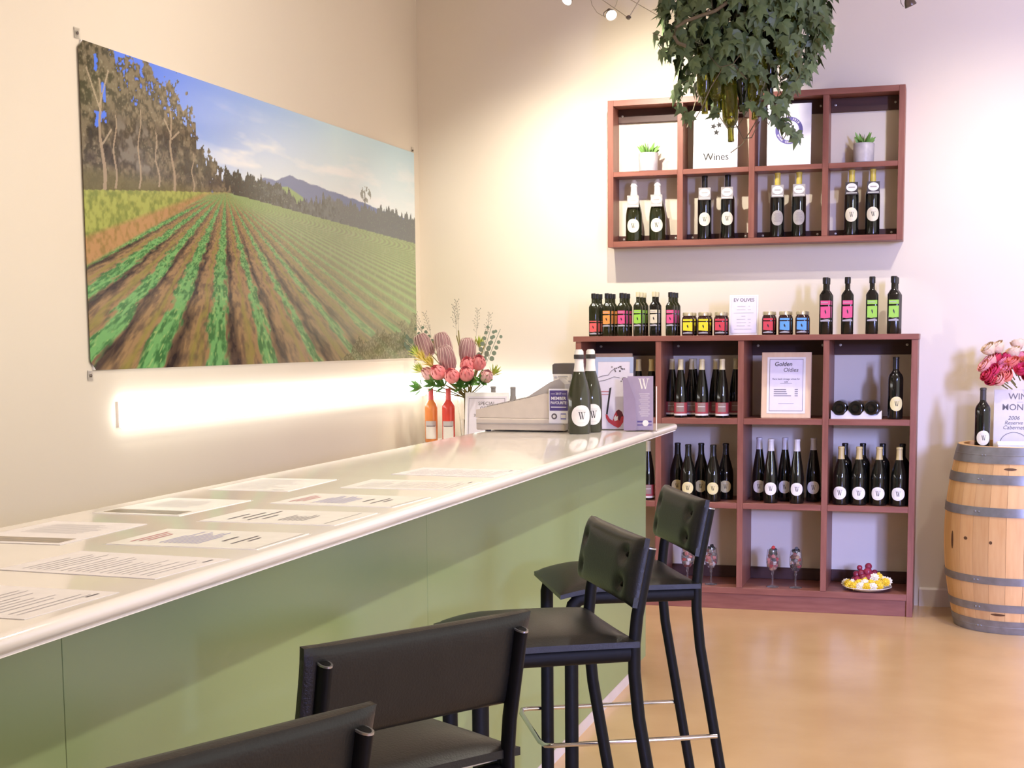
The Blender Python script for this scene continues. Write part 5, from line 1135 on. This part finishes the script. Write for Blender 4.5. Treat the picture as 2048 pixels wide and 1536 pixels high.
stuff = MB()
for p in singles + tp:
    me = random.choice(LM if p in singles else LM[1:]); o = link('leaf', me, iv); o.matrix_local = Matrix.Translation(p - iv.location) @ leaf_xf(p, 1)
for p in rest:
    q = leafmesh(random.uniform(.055, .088), .28, .15); mt = Matrix.Translation(p - iv.location) @ leaf_xf(p, 1); stuff.add([mt @ Vector(v) for v in q.v], q.f)
o = obj('inner_leaves', stuff, leaf_m, iv); o['kind'] = 'stuff'
for tr in trails: obj('tendril', MB().tube([at_y(a, b, IY - .17) - iv.location for a, b in tr], .0018, 5), vine_m, iv)
for k in range(14):
    a = random.random() * 2 * PI; r = .16 + .2 * random.random(); z = 2.42 + .4 * random.random(); P = []
    for i in range(7): t = i / 6; P.append(Vector((r * math.cos(a + t * 1.2) * 1.0, r * .62 * math.sin(a + t * 1.2), z - 2.55 + .12 * math.sin(t * 5 + k))))
    obj('vine_stem', MB().tube(P, .0025, 5), vine_m, iv)
P = [at_y(x, y, IY - .22) - iv.location for x, y in ((1372, 92), (1356, 86), (1348, 72), (1352, 55), (1372, 42), (1400, 32), (1430, 22), (1456, 4))]
obj('thick_vine', MB().tube(P, .0085, 8), vine_m, iv, smooth=True)
obj('frame_ring', MB().tube([(.25 * math.cos(2 * PI * i / 32), .16 * math.sin(2 * PI * i / 32), .55) for i in range(33)], .006, 6), steel_m, iv)
obj('hanging_rod', MB().tube([(0, 0, .55), (0, 0, ZC - 2.55)], .004, 6), steel_m, iv)
PROTO['hang'] = [('glass_body', MB().lathe(PROF['bordeaux'][1], 24).mesh('glass_body', hang_m, True), [])]
PROTO['hangd'] = [('glass_body', MB().lathe(PROF['burgundy'][1], 24).mesh('glass_body', hangd_m, True), [])]
for px, py, yy, key in ((1409, 228, 6.84, 'hang'), (1433, 233, 6.84, 'hang'), (1457, 285, 6.84, 'hang'), (1478, 224, 6.86, 'hangd'), (1512, 240, 6.84, 'hang'), (1522, 215, 6.84, 'hang'), (1572, 153, 6.84, 'hang'), (1586, 153, 6.84, 'hang'), (1415, 185, 6.86, 'hangd'), (1450, 190, 6.84, 'hangd'), (1490, 175, 6.84, 'hangd'), (1535, 195, 6.88, 'hangd'), (1440, 120, 6.84, 'hangd'), (1480, 110, 6.84, 'hangd'), (1565, 70, 6.84, 'hangd'), (1545, 100, 6.86, 'hangd')):
    p = at_y(px, py, yy); t = bottle(key, (p.x, p.y, p.z + (.310 if key == 'hang' else .295)), ('empty olive green' if key == 'hang' else 'dark green') + ' wine bottle hanging neck down from the ivy', ('pale' if key == 'hang' else 'dark') + ' bottles hanging in the ivy', name='hanging_bottle', rot=(PI + random.uniform(-.06, .06), random.uniform(-.06, .06), 0))
